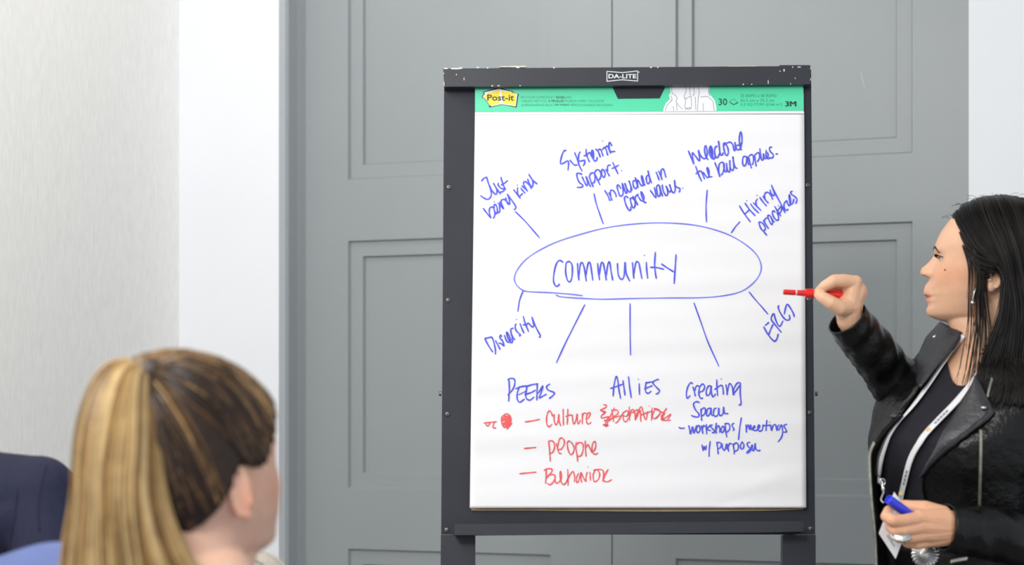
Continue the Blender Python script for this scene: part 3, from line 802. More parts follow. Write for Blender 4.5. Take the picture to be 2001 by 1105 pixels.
def eyes(M, sc, parent, mw, mi, mp):
    for s in (1, -1):
        mb = MB(); c = M @ (Vector((77.5, s * 31, 0.3)) * .001 * sc)
        R3 = M.to_3x3()
        mb.ellipsoid(c, (.0118 * sc,) * 3, R3, 20, 16)
        fwd = (R3 @ Vector((1, 0, 0.02))).normalized()
        q = fwd.to_track_quat('Z', 'Y').to_matrix()
        mb.ellipsoid(c + fwd * .0083 * sc, (.0062 * sc, .0062 * sc, .0040 * sc), q, 16, 10, 1)
        mb.ellipsoid(c + fwd * .0106 * sc, (.0026 * sc, .0026 * sc, .0021 * sc), q, 12, 8, 2)
        mb.build('eye', mw, parent, True, mats=[mw, mi, mp])
def paint(o, fn):
    """per-vertex own colour of the skin (lips, cheeks)"""
    me = o.data
    at = me.color_attributes.new('tint', 'FLOAT_COLOR', 'POINT')
    for i, v in enumerate(me.vertices):
        t = fn(v.co); at.data[i].color = (t[0], t[1], t[2], 1)
def strands(mb, guides, n, r, jit, k=(0,), flat=1.0, fix=None, ends=0.15, sub=4):
    """hair strands interpolated between neighbouring guide curves"""
    for _ in range(n):
        g = random.uniform(0, len(guides) - 1.001); i = int(g); t = g - i
        pts = [lerp(Vector(p), Vector(q), t) for p, q in zip(guides[i], guides[i + 1])]
        j0 = Vector((random.gauss(0, 1), random.gauss(0, 1), random.gauss(0, 0.4)))
        j1 = Vector((random.gauss(0, 1), random.gauss(0, 1), random.gauss(0, 0.6)))
        m = len(pts)
        cut = m - 1 - (random.random() ** 2) * ends * m
        pp = []
        for q, p in enumerate(pts):
            if q > cut + 1: break
            u = q / (m - 1)
            pp.append(p + j0 * jit * (0.35 + 0.4 * u) + j1 * jit * 1.5 * u * u)
        if len(pp) < 3: continue
        pp = cr(pp, sub)
        if fix: pp = [fix(p) for p in pp]
        L = len(pp)
        rr = [r * (1.0 - 0.65 * max(0, (x / L - 0.7) / 0.3)) * (0.5 if x == 0 else 1) for x in range(L)]
        mb.tube(pp, rr, 4, True, random.choice(k))
def sheet_of(mb, guides, inset=None, k=0, fix=None, sub=4):
    rows = []
    gg = [cr(g, sub) for g in guides]
    cols = list(zip(*gg))
    cols = [cr(list(c), 3) for c in cols]
    rows = [[fix(p) if fix else p for p in c] for c in cols]
    mb.grid(rows, k)
def ruffle(mb, amp, freq, seed=0.0, st=(1, 1, 1)):
    for v in mb.v:
        q = Vector((v.x * freq * st[0] + seed, v.y * freq * st[1], v.z * freq * st[2]))
        v += Vector(noise.noise_vector(q)) * amp
    return mb

m_skin = mat('warm_skin', rgb(226, 180, 148), 0.46, spec=0.4, var=(70, 0.03), bump=(420, 0.05), sss=0.12, vcol=True)
m_skin2 = mat('fair_skin', rgb(228, 184, 160), 0.5, spec=0.35, var=(50, 0.04), sss=0.12, vcol=True)
m_eyew = mat('eye_white', rgb(200, 190, 186), 0.2)
m_iris = mat('brown_iris', rgb(58, 36, 26), 0.15)
m_pup = mat('pupil', rgb(8, 7, 7), 0.1)
m_leather = mat('black_leather', rgb(12, 12, 13), 0.30, spec=0.3, var=(30, 0.1), bump=(60, 0.30))
m_leather_lit = mat('lit_leather', rgb(52, 52, 56), 0.36, spec=0.5, var=(24, 0.07), bump=(120, 0.2))  # black leather lightened to imitate light falling on lapels and collar
m_tee = mat('black_jersey', rgb(38, 37, 44), 0.85, spec=0.2, var=(120, 0.08), bump=(500, 0.08))
m_hairk = mat('black_hair', rgb(8, 7, 7), 0.34, spec=0.22, var=(90, 0.3), stretch=(1, 1, 0.1))
m_hairk2 = mat('dark_brown_hair', rgb(26, 17, 14), 0.36, spec=0.35)
m_zip = mat('nickel_zip', rgb(176, 174, 160), 0.38, metal=0.85, var=(90, 0.2))
m_silver = mat('silver', rgb(205, 205, 205), 0.22, metal=1.0, var=(60, 0.12))
m_web = mat('white_webbing', rgb(226, 227, 230), 0.6, var=(80, 0.03), bump=(600, 0.06))
m_trous = mat('black_trousers', rgb(24, 24, 27), 0.8, var=(80, 0.1))
m_shoe = mat('black_shoe', rgb(20, 20, 20), 0.4)

# ------------------------------------------------------------------ presenter
PD = 3.57
TX, TY = (1893 - CX) / FPX * PD, PD
TF = Vector((-0.81, -0.586, 0)).normalized(); TLf = Vector((0.586, -0.81, 0)).normalized()
presenter = root('person', (TX, TY, 0), 'standing woman with long black hair in black leather jacket, pointing at the pad', 'person')
TOR = [(0.74, -0.012, .118, .186), (0.85, -.008, .122, .178), (0.93, -.002, .114, .160), (1.00, .004, .108, .148), (1.06, .008, .116, .152), (1.10, .010, .124, .162), (1.135, .010, .125, .168), (1.17, .002, .116, .176), (1.20, -.006, .106, .184),
       (1.235, -.014, .094, .180), (1.258, -.022, .084, .156), (1.278, -.028, .072, .118), (1.295, -.034, .062, .080), (1.312, -.036, .056, .062)]
def tor(z, ph, off=0.0):
    ac, A, B = table(TOR, z)
    ca, sb = sell(ph, 2.25)
    bust = 0.012 * math.exp(-((z - 1.125) / 0.05) ** 2) * (math.exp(-((ph - 0.55) / 0.35) ** 2) + math.exp(-((ph + 0.55) / 0.35) ** 2))
    k = 1.0
    return Vector((TX, TY, z)) + TF * (ac + (A + off + bust) * ca * k) + TLf * ((B + off) * sb)
def out_of_torso(p, off=0.022):
    if p.z > 1.30 or p.z < 0.8: return p
    ac, A, B = table(TOR, p.z)
    d = p - Vector((TX, TY, p.z)); a = d.dot(TF) - ac; b = d.dot(TLf)
    m = ((abs(a) / (A + off)) ** 2.25 + (abs(b) / (B + off)) ** 2.25) ** (1 / 2.25)
    if m >= 1 or m < 1e-3: return p
    k = min(1 / m, 1.9)
    return Vector((TX, TY, p.z)) + TF * (ac + a * k) + TLf * (b * k)
def torso_rows(z0, z1, nz, nph, off, ph0=-math.pi, ph1=math.pi):
    return [[tor(lerp(z0, z1, i / nz), lerp(ph0, ph1, j / nph), off) for j in range(nph + (0 if ph1 - ph0 > 6.2 else 1))] for i in range(nz + 1)]

# head frame
HPS = math.radians(15)
hF = Vector((-math.cos(HPS), math.sin(HPS), 0)); hL = Vector((-math.sin(HPS), -math.cos(HPS), 0)); hU = Vector((0, 0, 1))
HC = P(1937, 505, PD)
HM = Matrix.Translation(HC) @ Matrix((hF, hL, hU)).transposed().to_4x4()
def hp(a, b, c): return HM @ (Vector((a, b, c)) * 0.001)
skin = head_mb(HM, 1.0, .84)
nb = P(1921, 700, PD + 0.02)
skin.chain([(hp(-14, 0, -45), .056), (hp(-20, 0, -110), .056), (Vector((nb.x, nb.y, 1.30)), .057), (Vector((nb.x, nb.y - .005, 1.25)), .066)], 24)
skin.chain([(hp(52, 0, -100), .030), (hp(20, 0, -135), .045), (hp(0, 0, -165), .05)], 20)          # soft under-chin
rows = torso_rows(1.02, 1.31, 22, 48, -0.004)
t = MB().grid(rows, closed=True)
n = 48
t.f.append(list(range(n - 1, -1, -1))); t.m.append(0); t.f.append([22 * n + j for j in range(n)]); t.m.append(0)
skin.add(t.v, t.f)
vs, fs = fuse(skin, 0.0015, 8)
body = MB().add(vs, fs)

# right hand (raised, red marker) and forearm
ARM_R = [P(1660, 608, 3.560), P(1764, 752, 3.655), P(1852, 728, 3.70)]
h = MB()
def J(*a): return [(P(x, y, d), r) for x, y, d, r in a]
wr = (1659, 615, 3.560)
h.chain(J((1662, 625, 3.565, .025), (1659, 611, 3.560, .0245), (1660, 594, 3.556, .0250)))
h.chain(J((1660, 596, 3.556, .023), (1672, 572, 3.555, .021)))
for mx, my, md in ((1671, 552, 3.543), (1670, 557, 3.563), (1672, 566, 3.583), (1673, 576, 3.600)):
    h.chain(J((1660, 600, lerp(3.556, md, .5), .019), (mx, my, md, .0128)))
h.chain(J((1671, 552, 3.543, .0122), (1648, 549, 3.535, .0122), (1630, 549, 3.530, .0112), (1611, 560, 3.533, .0098), (1599, 571, 3.543, .0080)))
h.chain(J((1655, 600, 3.545, .018), (1641, 602, 3.530, .0145), (1624, 592, 3.523, .0125), (1610, 583, 3.525, .0110), (1600, 577, 3.532, .0088)))
h.chain(J((1670, 557, 3.563, .0128), (1634, 555, 3.567, .0112), (1614, 567, 3.565, .0096), (1606, 579, 3.560, .0080)))
h.chain(J((1672, 566, 3.583, .0122), (1640, 562, 3.590, .0105), (1624, 574, 3.588, .0092), (1630, 588, 3.580, .0078)))
h.chain(J((1673, 576, 3.600, .0112), (1646, 573, 3.607, .0092), (1634, 583, 3.604, .0082), (1641, 593, 3.596, .0070)))
h.chain([(P(1662, 625, 3.565), .025), (P(1703, 685, 3.600), .028), (P(1732, 722, 3.630), .029), (P(1764, 754, 3.66), .030), (P(1800, 762, 3.69), .032), (P(1842, 742, 3.70), .036)])
vs, fs = fuse(h, 0.0014, 2); body.add(vs, fs)

# left hand (blue marker) and forearm
ARM_L = [P(1852, 1030, 3.33), P(2085, 1072, 3.40), P(2052, 775, 3.47)]
h = MB()
h.chain([(P(1890, 1036, 3.345), .027), (P(1852, 1029, 3.335), .0275), (P(1832, 1028, 3.325), .028)])
for mx, my, md, r in ((1796, 1012, 3.297, .0135), (1797, 1029, 3.298, .0135), (1803, 1045, 3.305, .0130), (1812, 1058, 3.318, .0120)):
    h.chain(J((1842, lerp(1028, my, .5), lerp(3.328, md, .3), .0235), (mx, my, md, r)))
h.chain(J((1796, 1014, 3.297, .0125), (1768, 1018, 3.280, .0108), (1745, 1018, 3.272, .0102), (1732, 1010, 3.285, .0098), (1736, 998, 3.300, .0082)))
h.chain(J((1797, 1031, 3.298, .0130), (1770, 1036, 3.283, .0103), (1749, 1037, 3.282, .0097), (1740, 1029, 3.300, .0096), (1746, 1019, 3.315, .0082)))
h.chain(J((1803, 1046, 3.305, .0125), (1778, 1052, 3.293, .0098), (1757, 1051, 3.295, .0092), (1750, 1042, 3.312, .0090), (1757, 1033, 3.325, .0080)))
h.chain(J((1812, 1058, 3.318, .0115), (1791, 1065, 3.308, .0088), (1773, 1062, 3.312, .0082), (1767, 1052, 3.325, .0080), (1774, 1045, 3.335, .0070)))
h.chain(J((1838, 1012, 3.328, .0215), (1808, 996, 3.328, .0148), (1782, 993, 3.335, .0125), (1766, 990, 3.340, .0110), (1752, 990, 3.338, .0088)))
h.chain([(P(1890, 1036, 3.345), .027), (P(1935, 1043, 3.36), .029), (P(1995, 1053, 3.38), .031), (P(2055, 1058, 3.393), .032), (P(2083, 1036, 3.40), .033), (P(2090, 960, 3.42), .035), (P(2080, 860, 3.44), .038), (P(2052, 785, 3.46), .04)])
vs, fs = fuse(h, 0.0014, 1); body.add(vs, fs)
bo = body.build('body', m_skin, presenter, True)
HMi = HM.inverted(); PO = base(presenter)
def tint_p(co):
    q = HMi @ (co + PO); a, b, c = q.x * 1000, q.y * 1000, q.z * 1000
    t = Vector((1, 1, 1))
    if -130 < c < 110 and abs(b) < 95 and a > -40:
        k = math.exp(-((c + 68) / 7.5) ** 2) * math.exp(-(b / 19) ** 4) * (1 if a > 104 else 0)
        t = lerp(t, Vector((.82, .42, .42)), min(1, k * 1.3))
        k = math.exp(-((c + 30) / 22) ** 2 - ((abs(b) - 52) / 22) ** 2) * (1 if a > 30 else 0)
        t = lerp(t, Vector((.96, .74, .66)), k * 0.75)
        k = math.exp(-((c + 24) / 8) ** 2 - (b / 16) ** 2) * (1 if a > 112 else 0)
        t = lerp(t, Vector((.97, .80, .76)), k * 0.6)
        if (Vector((a - 71, abs(b) - 56, c + 20))).length < 0: pass
    q2 = co + PO
    if q2.z < 1.2: t = Vector((1.0, .90, .85))
    return t
paint(bo, tint_p)
# a mole on the near cheek, brow, lashes
eyes(HM, 1.0, presenter, m_eyew, m_iris, m_pup)
bvh_body = BVHTree.FromPolygons([v.co + PO for v in bo.data.vertices], [list(p.vertices) for p in bo.data.polygons])
def on_body(a, b, c, lift=0.0004):
    o = hp(a, b, c); cen = hp(20, 0, c)
    d = (cen - o).normalized(); hit = bvh_body.ray_cast(o - d * 0.03, d)
    return (hit[0] - d * lift) if hit[0] else o
for s in (1, -1):
    mb = MB()
    pts = [on_body(115, s * bb, cc, .0006) for bb, cc in ((12, 17), (19, 19.5), (29, 20), (38, 17.5), (46, 12.5), (51, 8))]
    mb.tube(cr(pts, 4), [.0010 + .0011 * math.sin(math.pi * min(1, i / 21 + .12)) for i in range(21)], 8, flat=0.6)
    mb.build('eyebrow', m_hairk2, presenter, True)
    mb = MB(); pts = []
    for t in range(9):
        u = t / 8.0
        pts.append(hp(92.8 - 10 * u ** 2 + 1.5 * math.sin(math.pi * u), s * lerp(20, 45.5, u), 0.2 + 3.6 * math.sin(math.pi * u)))
    mb.tube(cr(pts, 3), .0010, 6)
    for t in range(2, 24):
        u = t / 24; i = int(u * (len(pts) - 1)); p = lerp(pts[i], pts[min(i + 1, 8)], u * 8 - i)
        mb.tube([p, p + (hF * .003 + hL * s * .0012 * (u * 2 - .4) + hU * .0008), p + (hF * .0058 + hL * s * .003 * (u * 2 - .4) + hU * .003)], [.0005, .0004, .0002], 4)
    mb.build('eyelashes', m_pup, presenter)
mb = MB(); mb.ellipsoid(on_body(90, 62, -23, 0), (.0018, .0018, .0018), None, 8, 6); mb.build('mole', mat('mole', rgb(92, 58, 46), 0.6), presenter, True)

# black tee with scooped neck
def poly_in(x, y, poly):
    ins = False; j = len(poly) - 1
    for i in range(len(poly)):
        if (poly[i][1] > y) != (poly[j][1] > y) and x < (poly[j][0] - poly[i][0]) * (y - poly[i][1]) / (poly[j][1] - poly[i][1]) + poly[i][0]: ins = not ins
        j = i
    return ins
def xat(tab, y):
    tab = sorted(tab, key=lambda q: q[1])
    if y <= tab[0][1]: return tab[0][0]
    for a, b in zip(tab[:-1], tab[1:]):
        if y <= b[1]: return lerp(a[0], b[0], (y - a[1]) / (b[1] - a[1]))
    return tab[-1][0]
def solve_ph(z, tab, ph_from, ph_to, off):
    prev = None
    for i in range(121):
        ph = lerp(ph_from, ph_to, i / 120)
        p = tor(z, ph, off); x, y = proj(p)
        d = x - xat(tab, y)
        if prev is not None and d * prev[1] <= 0:
            t = prev[1] / (prev[1] - d) if prev[1] != d else 0
            return lerp(prev[0], ph, t)
        prev = (ph, d)
    return None
# neckline: the tee begins lower at the front than at the back
neck_l = [(1868, 680), (1857, 705), (1853, 730), (1857, 748), (1868, 757), (1884, 759)]
neck_r = [(1925, 690), (1918, 715), (1908, 740), (1898, 754), (1884, 759)]
mb = MB(); rows = []
nph = 96
znk = []
for j in range(nph):
    ph = -math.pi + 2 * math.pi * j / nph
    # height at which the fabric ends for this direction
    best = 1.285
    if abs(ph) < 1.6:
        for q in range(100):
            z = lerp(1.16, 1.285, q / 99); p = tor(z, ph, .004); x, y = proj(p)
            if y < 759.5 and xat(neck_l, y) < x < xat(neck_r, y):
                best = z; break
    znk.append(best)
sm_ = znk[:]
for it in range(2): sm_ = [(sm_[j - 1] + 2 * sm_[j] + sm_[(j + 1) % nph]) / 4 for j in range(nph)]
for i in range(61):
    rows.append([tor(lerp(0.78, sm_[j], i / 60), -math.pi + 2 * math.pi * j / nph, 0.004) for j in range(nph)])
mb.grid(rows, closed=True)
tee = mb.build('top', m_tee, presenter, True, label='black scoop neck top')
bvh_tee = BVHTree.FromPolygons([v for r in torso_rows(0.76, 1.30, 60, 96, 0.006) for v in r], MB().grid(torso_rows(0.76, 1.30, 60, 96, 0.006), closed=True).f)

# jacket shell, open at the front
xF = [(1868, 672), (1845, 705), (1822, 735), (1796, 770), (1770, 800), (1745, 830), (1727, 862), (1718, 892), (1714, 930), (1716, 975), (1722, 1020), (1730, 1105)]
xN = [(1915, 720), (1896, 757), (1876, 792), (1850, 838), (1829, 882), (1811, 922), (1806, 960), (1808, 1000), (1812, 1050), (1815, 1105)]
JO = 0.016
rows = []; nj = 90
pf, pn = -0.5, 0.6
for i in range(71):
    z = lerp(0.80, 1.288, i / 70)
    a = solve_ph(z, xF, 0.15, -1.5, JO); b = solve_ph(z, xN, 0.0, 1.5, JO)
    if a is not None: pf = lerp(pf, max(-1.25, min(-.1, a)), .6 if i else 1)
    if b is not None: pn = lerp(pn, max(.1, min(1.3, b)), .6 if i else 1)
    row = []
    for j in range(nj + 1):
        ph = lerp(pn, 2 * math.pi + pf, j / nj)
        e = 0.006 * (math.exp(-(j / 3.0)) + math.exp(-((nj - j) / 3.0)))
        p = tor(z, ph, JO + e)
        q = Vector(noise.noise_vector(Vector((p.x * 9, p.y * 9, p.z * 5)))) * 0.006
        row.append(p + q)
    rows.append(row)
mb = MB().grid(rows)
edgeF = [r[-1] for r in rows]; edgeN = [r[0] for r in rows]
jacket = mb.build('jacket', m_leather, presenter, True, label='open black leather biker jacket')
md = jacket.modifiers.new('thick', 'SOLIDIFY'); md.thickness = 0.0028; md.offset = 0
jr = torso_rows(0.76, 1.30, 60, 96, JO + .002)
bvh_j = BVHTree.FromPolygons([v for r in jr for v in r], MB().grid(jr, closed=True).f)
def onto(bvh, x, y, lift, dflt=None):
    d = ray(x, y).normalized()
    hit = bvh.ray_cast(CAM, d)
    if hit[0] is None:
        return P(x, y, dflt if dflt else 3.5)
    nrm = hit[1] if hit[1].dot(d) < 0 else -hit[1]
    return hit[0] + nrm * lift
def resample(pts, n):
    pts = cr([(a, b) for a, b in pts], 8)
    L = [0]
    for a, b in zip(pts[:-1], pts[1:]): L.append(L[-1] + (b - a).length)
    out = []
    for i in range(n + 1):
        s = L[-1] * i / n
        for k in range(len(L) - 1):
            if s <= L[k + 1] or k == len(L) - 2:
                t = (s - L[k]) / max(1e-9, L[k + 1] - L[k]); out.append(lerp(pts[k], pts[k + 1], t)); break
    return out
# near lapel
inn = resample([(1911, 748), (1894, 775), (1872, 812), (1850, 850), (1828, 890), (1808, 927)], 24)
outr = resample([(1912, 744), (1927, 772), (1941, 803), (1944, 811), (1930, 826), (1905, 846), (1868, 872), (1835, 900), (1808, 929)], 24)
rows = []
for a, b in zip(inn, outr):
    rows.append([onto(bvh_j, lerp(a.x, b.x, t / 12), lerp(a.y, b.y, t / 12), 0.006 + 0.010 * math.sin(math.pi * min(1, .15 + .75 * t / 12)) ) for t in range(13)])
lap = MB().grid(rows).build('lapel', m_leather_lit, presenter, True, label='wide pointed leather lapel on the near side')
md = lap.modifiers.new('thick', 'SOLIDIFY'); md.thickness = 0.003; md.offset = 0
# stitched double edge on the lapel
mb = MB()
def inset(t): return [lerp(a, b, t) for a, b in zip(inn, outr)]
for t in (0.94, 0.86):
    pp = [onto(bvh_j, q.x, q.y, 0.0125 + .003 * (t < .9)) for q in inset(t)[5:]]
    mb.tube(pp, 0.0009, 5)
mb.build('lapel_seam', m_leather_lit, presenter, True)
# far collar and lapel, standing away from the chest
COLV = MB()
def strip(outer, inner, d0, d1, tilt=.02, n=20, m=6, bulge=0.012):
    o = resample(outer, n); i_ = resample(inner, n); rows = []
    for k, (a, b) in enumerate(zip(o, i_)):
        d = lerp(d0, d1, k / n)
        rows.append([P(lerp(a.x, b.x, t / m), lerp(a.y, b.y, t / m), d - bulge * math.sin(math.pi * t / m) - tilt * t / m) for t in range(m + 1)])
    COLV.grid(rows)
    return MB().grid(rows)
for nm, (o_, i_, d0, d1, tl) in (('collar', ([(1838, 630), (1822, 648), (1811, 660), (1801, 682), (1790, 708), (1786, 738)], [(1881, 651), (1871, 667), (1852, 692), (1834, 713), (1814, 739), (1798, 758)], 3.635, 3.60, .085)),
                             ('lapel', ([(1787, 716), (1770, 742), (1766, 752), (1768, 772), (1752, 795), (1738, 815)], [(1830, 718), (1816, 738), (1802, 756), (1786, 778), (1770, 798), (1755, 818)], 3.605, 3.555, .02))):
    sobj = strip(o_, i_, d0, d1, tl).build(nm, m_leather_lit, presenter, True)
    md = sobj.modifiers.new('thick', 'SOLIDIFY'); md.thickness = 0.004; md.offset = 0
for (x, y, d) in ((1828, 660, 3.598), (1777, 752, 3.578)):
    mb = MB(); c = P(x, y, d); nn = Vector((-.3, -.9, .25))
    q = nn.to_track_quat('Z', 'Y').to_matrix()
    mb.ellipsoid(c, (.0058, .0058, .0030), q, 14, 8); mb.build('snap', m_silver, presenter, True)
mb = MB(); c = onto(bvh_j, 1928, 808, .020); mb.ellipsoid(c, (.0055, .0055, .0035), None, 14, 8); mb.build('snap', m_silver, presenter, True)
# rolled far edge of the jacket with its zip
rim = [P(x, y, d) for x, y, d in ((1756, 808, 3.545), (1738, 828, 3.53), (1720, 848, 3.515), (1708, 866, 3.505), (1700, 885, 3.50), (1699, 910, 3.497), (1701, 950, 3.492), (1704, 990, 3.487), (1709, 1040, 3.482), (1712, 1105, 3.48), (1713, 1170, 3.48))]
inr = [onto(bvh_j, x, y, .004, 3.47) for x, y in ((1766, 812), (1752, 828), (1737, 850), (1728, 868), (1721, 888), (1717, 912), (1717, 950), (1720, 990), (1726, 1040), (1732, 1100), (1733, 1165))]
A = cr(rim, 5); B = cr(inr, 5)
rows = [[lerp(a, b, t / 6) + Vector((0, -1, 0)) * 0.006 * math.sin(math.pi * t / 6) for t in range(7)] for a, b in zip(A, B)]
fo = MB().grid(rows).build('front_edge', m_leather, presenter, True)
md = fo.modifiers.new('thick', 'SOLIDIFY'); md.thickness = 0.005; md.offset = 0
def zipper(pts, w=0.0032, step=0.0034):
    mb = MB(); pts = cr(pts, 10)
    acc = 0; side = 1
    mb.tube(pts, 0.0011, 5, k=1)
    for a, b in zip(pts[:-1], pts[1:]):
        d = b - a; L = d.length; t = d.normalized() if L > 1e-9 else Vector((0, 0, 1))
        nx = t.cross(Vector((0, 1, 0))).normalized()
        while acc < L:
            c = a + t * acc
            side = -side
            M = Matrix.Translation(c + nx * side * w * .28) @ Matrix((nx, t.cross(nx), t)).transposed().to_4x4()
            mb.box(-w * .55, w * .55, -.0012, .0012, -.0009, .0009, 0, M)
            acc += step / 2
        acc -= L
    return mb
zipper([p + Vector((-.001, -.004, 0)) for p in rim[3:]]).build('zipper', m_zip, presenter, mats=[m_zip, m_leather])
zipper([onto(bvh_j, x, y, .008) for x, y in ((1917.5, 846), (1916, 880), (1915.5, 920), (1915, 960), (1914.5, 992))]).build('zipper', m_zip, presenter, mats=[m_zip, m_leather])
zipper([onto(bvh_j, x, y, .006) for x, y in ((1940, 745), (1935, 762), (1931, 780))], .0024).build('zipper', m_zip, presenter, mats=[m_zip, m_leather])
# armhole seam of the near sleeve
# sleeves
def sleeve(pts, radii, ruff, seed, flat=1.0, n=36):
    p = cr(pts, 10); k = (len(p) - 1)
    rr = []
    for i in range(len(p)):
        x = i / k * (len(radii) - 1); j = min(int(x), len(radii) - 2); rr.append(lerp(radii[j], radii[j + 1], x - j))
    mb = MB(); mb.tube(p, rr, n, False, flat=flat)
    for i, v in enumerate(mb.v):
        ring = i // n
        c = p[ring]; d = v - c
        g = noise.noise(Vector((v.x * 16 + seed, v.y * 16, v.z * 16))) + 0.5 * noise.noise(Vector((v.x * 38 + seed, v.y * 38, v.z * 38)))
        u = ring / k
        g2 = math.sin(u * 46 + 2.5 * math.atan2(d.y, d.z) + seed) * 0.5
        v += d.normalized() * (ruff * (g * 1.2 + g2) * min(1, u * 6))
    return mb
sl = sleeve([P(1655, 622, 3.560), P(1676, 650, 3.575), P(1703, 685, 3.600), P(1732, 722, 3.630), P(1762, 757, 3.66), P(1800, 762, 3.69), P(1842, 742, 3.70)], [.0385, .0395, .0415, .044, .052, .058, .064], .0035, 1.3)
so = sl.build('sleeve', m_leather, presenter, True, label='raised leather sleeve')
md = so.modifiers.new('thick', 'SOLIDIFY'); md.thickness = 0.003; md.offset = -1
sl = sleeve([P(1846, 1031, 3.333), P(1885, 1036, 3.345), P(1935, 1043, 3.36), P(1995, 1053, 3.38), P(2060, 1060, 3.395), P(2095, 1040, 3.40), P(2098, 960, 3.42), P(2085, 860, 3.44), P(2055, 780, 3.46)], [.0400, .0415, .044, .048, .052, .056, .060, .064, .068], .004, 5.1)
so = sl.build('sleeve', m_leather, presenter, True, label='bent leather sleeve across the waist')
md = so.modifiers.new('thick', 'SOLIDIFY'); md.thickness = 0.003; md.offset = -1
mb = MB(); mb.ellipsoid(P(2048, 790, 3.47), (.085, .085, .09)); ruffle(mb, .004, 18)
mb.build('shoulder_panel', m_leather, presenter, True)
# pocket zip glints at the hem
zipper([P(1858, 1098, 3.33), P(1872, 1095, 3.33), P(1890, 1092, 3.335)]).build('zipper', m_zip, presenter, mats=[m_zip, m_leather])

# belt with round silver concho, ring, earring
mb = MB(); mb.grid([[tor(z, -math.pi + 2 * math.pi * j / 64, .010 + (.001 if z == .925 else 0)) for j in range(64)] for z in (.905, .925, .945)], closed=True)
be = mb.build('belt', m_shoe, presenter, True)
c = P(1808, 1083, 3.395)
nn = Vector((-.28, -.93, .18)).normalized(); q = nn.to_track_quat('Z', 'Y').to_matrix()
mb = MB(); rows = []
for r, hh in ((.0, .007), (.008, .0068), (.0095, .0045), (.0185, .0055), (.020, .0035), (.0225, .0035), (.0235, 0.0)):
    rows.append([c + q @ Vector((math.cos(t) * r * 1.0 * (1 + (.05 if r > .021 else .0) * math.cos(t * 22)), math.sin(t) * r * (1 + (.05 if r > .021 else 0) * math.cos(t * 22)), hh + (0.0013 * math.cos(t * 22) if .009 < r < .02 else 0))) for t in [2 * math.pi * j / 132 for j in range(132)]])
mb.grid(rows, closed=True)
mb.build('belt_buckle', m_silver, presenter, True, label='round fluted silver buckle')
c = P(1760, 1049.5, 3.274); nn = Vector((-.15, -.75, .62)).normalized(); q = nn.to_track_quat('Z', 'X').to_matrix()
mb = MB(); rows = []
ax = Vector((1, 0, -.33)).normalized(); ax = (ax - nn * ax.dot(nn)).normalized(); ay = nn.cross(ax)
for r, hh in ((0, .0042), (.55, .0036), (.7, .0016), (.86, .0030), (1.0, .0016), (1.0, -.001)):
    rows.append([c + ax * (math.cos(t) * r * .0170 * (1 + .03 * math.cos(20 * t))) + ay * (math.sin(t) * r * .0100 * (1 + .04 * math.cos(20 * t))) + nn * hh for t in [2 * math.pi * j / 80 for j in range(80)]])
mb.grid(rows, closed=True)
cc = P(1768, 1049, 3.292)
pts = [cc + Vector((0.1, .6, .78)).normalized() * math.cos(t) * .0125 + Vector((0, -.79, .61)) * math.sin(t) * .0125 for t in [2 * math.pi * j / 24 for j in range(25)]]
mb.tube(pts, .0014, 8)
mb.build('finger_ring', m_silver, presenter, True, label='oval scalloped silver ring')
mb = MB(); e0 = hp(0, 80, -64)
ez = P(1900.5, 592, (hp(10, 84, -70)).y)
pts = [ez + Vector((.006, .002, .026)), ez + Vector((.0035, .0, .020)), ez + Vector((.001, 0, .010)), ez + Vector((0, 0, .004))]
mb.tube(cr(pts, 4), .0008, 6); mb.ellipsoid(ez, (.0036, .0036, .0042), None, 12, 8)
mb.build('earring', m_silver, presenter, True)

# hair
NEARG = [
 [(66, -6, 80), (63, 36, 76), (52, 66, 50), (30, 82, 14), (2, 89, -8), (-22, 92, -40), (-16, 97, -108), (10, 102, -180), (26, 102, -236)],
 [(46, -6, 100), (42, 44, 88), (28, 75, 54), (4, 88, 14), (-20, 92, -20), (-36, 95, -70), (-28, 102, -150), (-4, 108, -225), (8, 106, -258)],
 [(15, -6, 111), (8, 48, 98), (-5, 80, 60), (-25, 92, 8), (-38, 95, -50), (-44, 100, -110), (-38, 106, -180), (-28, 110, -240), (-22, 108, -268)],
 [(-20, -6, 114), (-30, 46, 98), (-45, 75, 60), (-58, 82, 6), (-65, 84, -50), (-66, 90, -110), (-60, 97, -180), (-50, 102, -240), (-46, 100, -272)],
 [(-55, -6, 107), (-70, 36, 86), (-86, 54, 47), (-97, 57, -4), (-100, 57, -60), (-98, 62, -120), (-92, 70, -190), (-82, 76, -248), (-76, 78, -280)],
 [(-78, -6, 95), (-98, 4, 64), (-106, 4, 30), (-110, 4, -10), (-109, 6, -60), (-106, 10, -120), (-104, 16, -190), (-100, 22, -245), (-98, 24, -275)]]
FARG = [[(a, -b - 8, c) for a, b, c in g] for g in NEARG]
def gw(gs): return [[hp(*p) for p in g] for g in gs]
def gi(gs, k): return [[(a * (1 - k) + 0 * k, b * (1 - k), c - 4 * k * 10 if i == 0 else c) for i, (a, b, c) in enumerate(g)] for g in gs]
fixh = lambda p: out_of_torso(p, 0.024)
mb = MB()
sheet_of(mb, gw([g[:-1] for g in gi(NEARG, .05)]), fix=fixh); sheet_of(mb, gw([g[:-1] for g in gi(FARG, .05)]), fix=fixh)
strands(mb, gw(NEARG), 950, .0010, .0036, (0, 0, 0, 1), fix=fixh, ends=.28)
strands(mb, gw(FARG), 260, .0012, .0035, (0, 0, 1), fix=fixh)
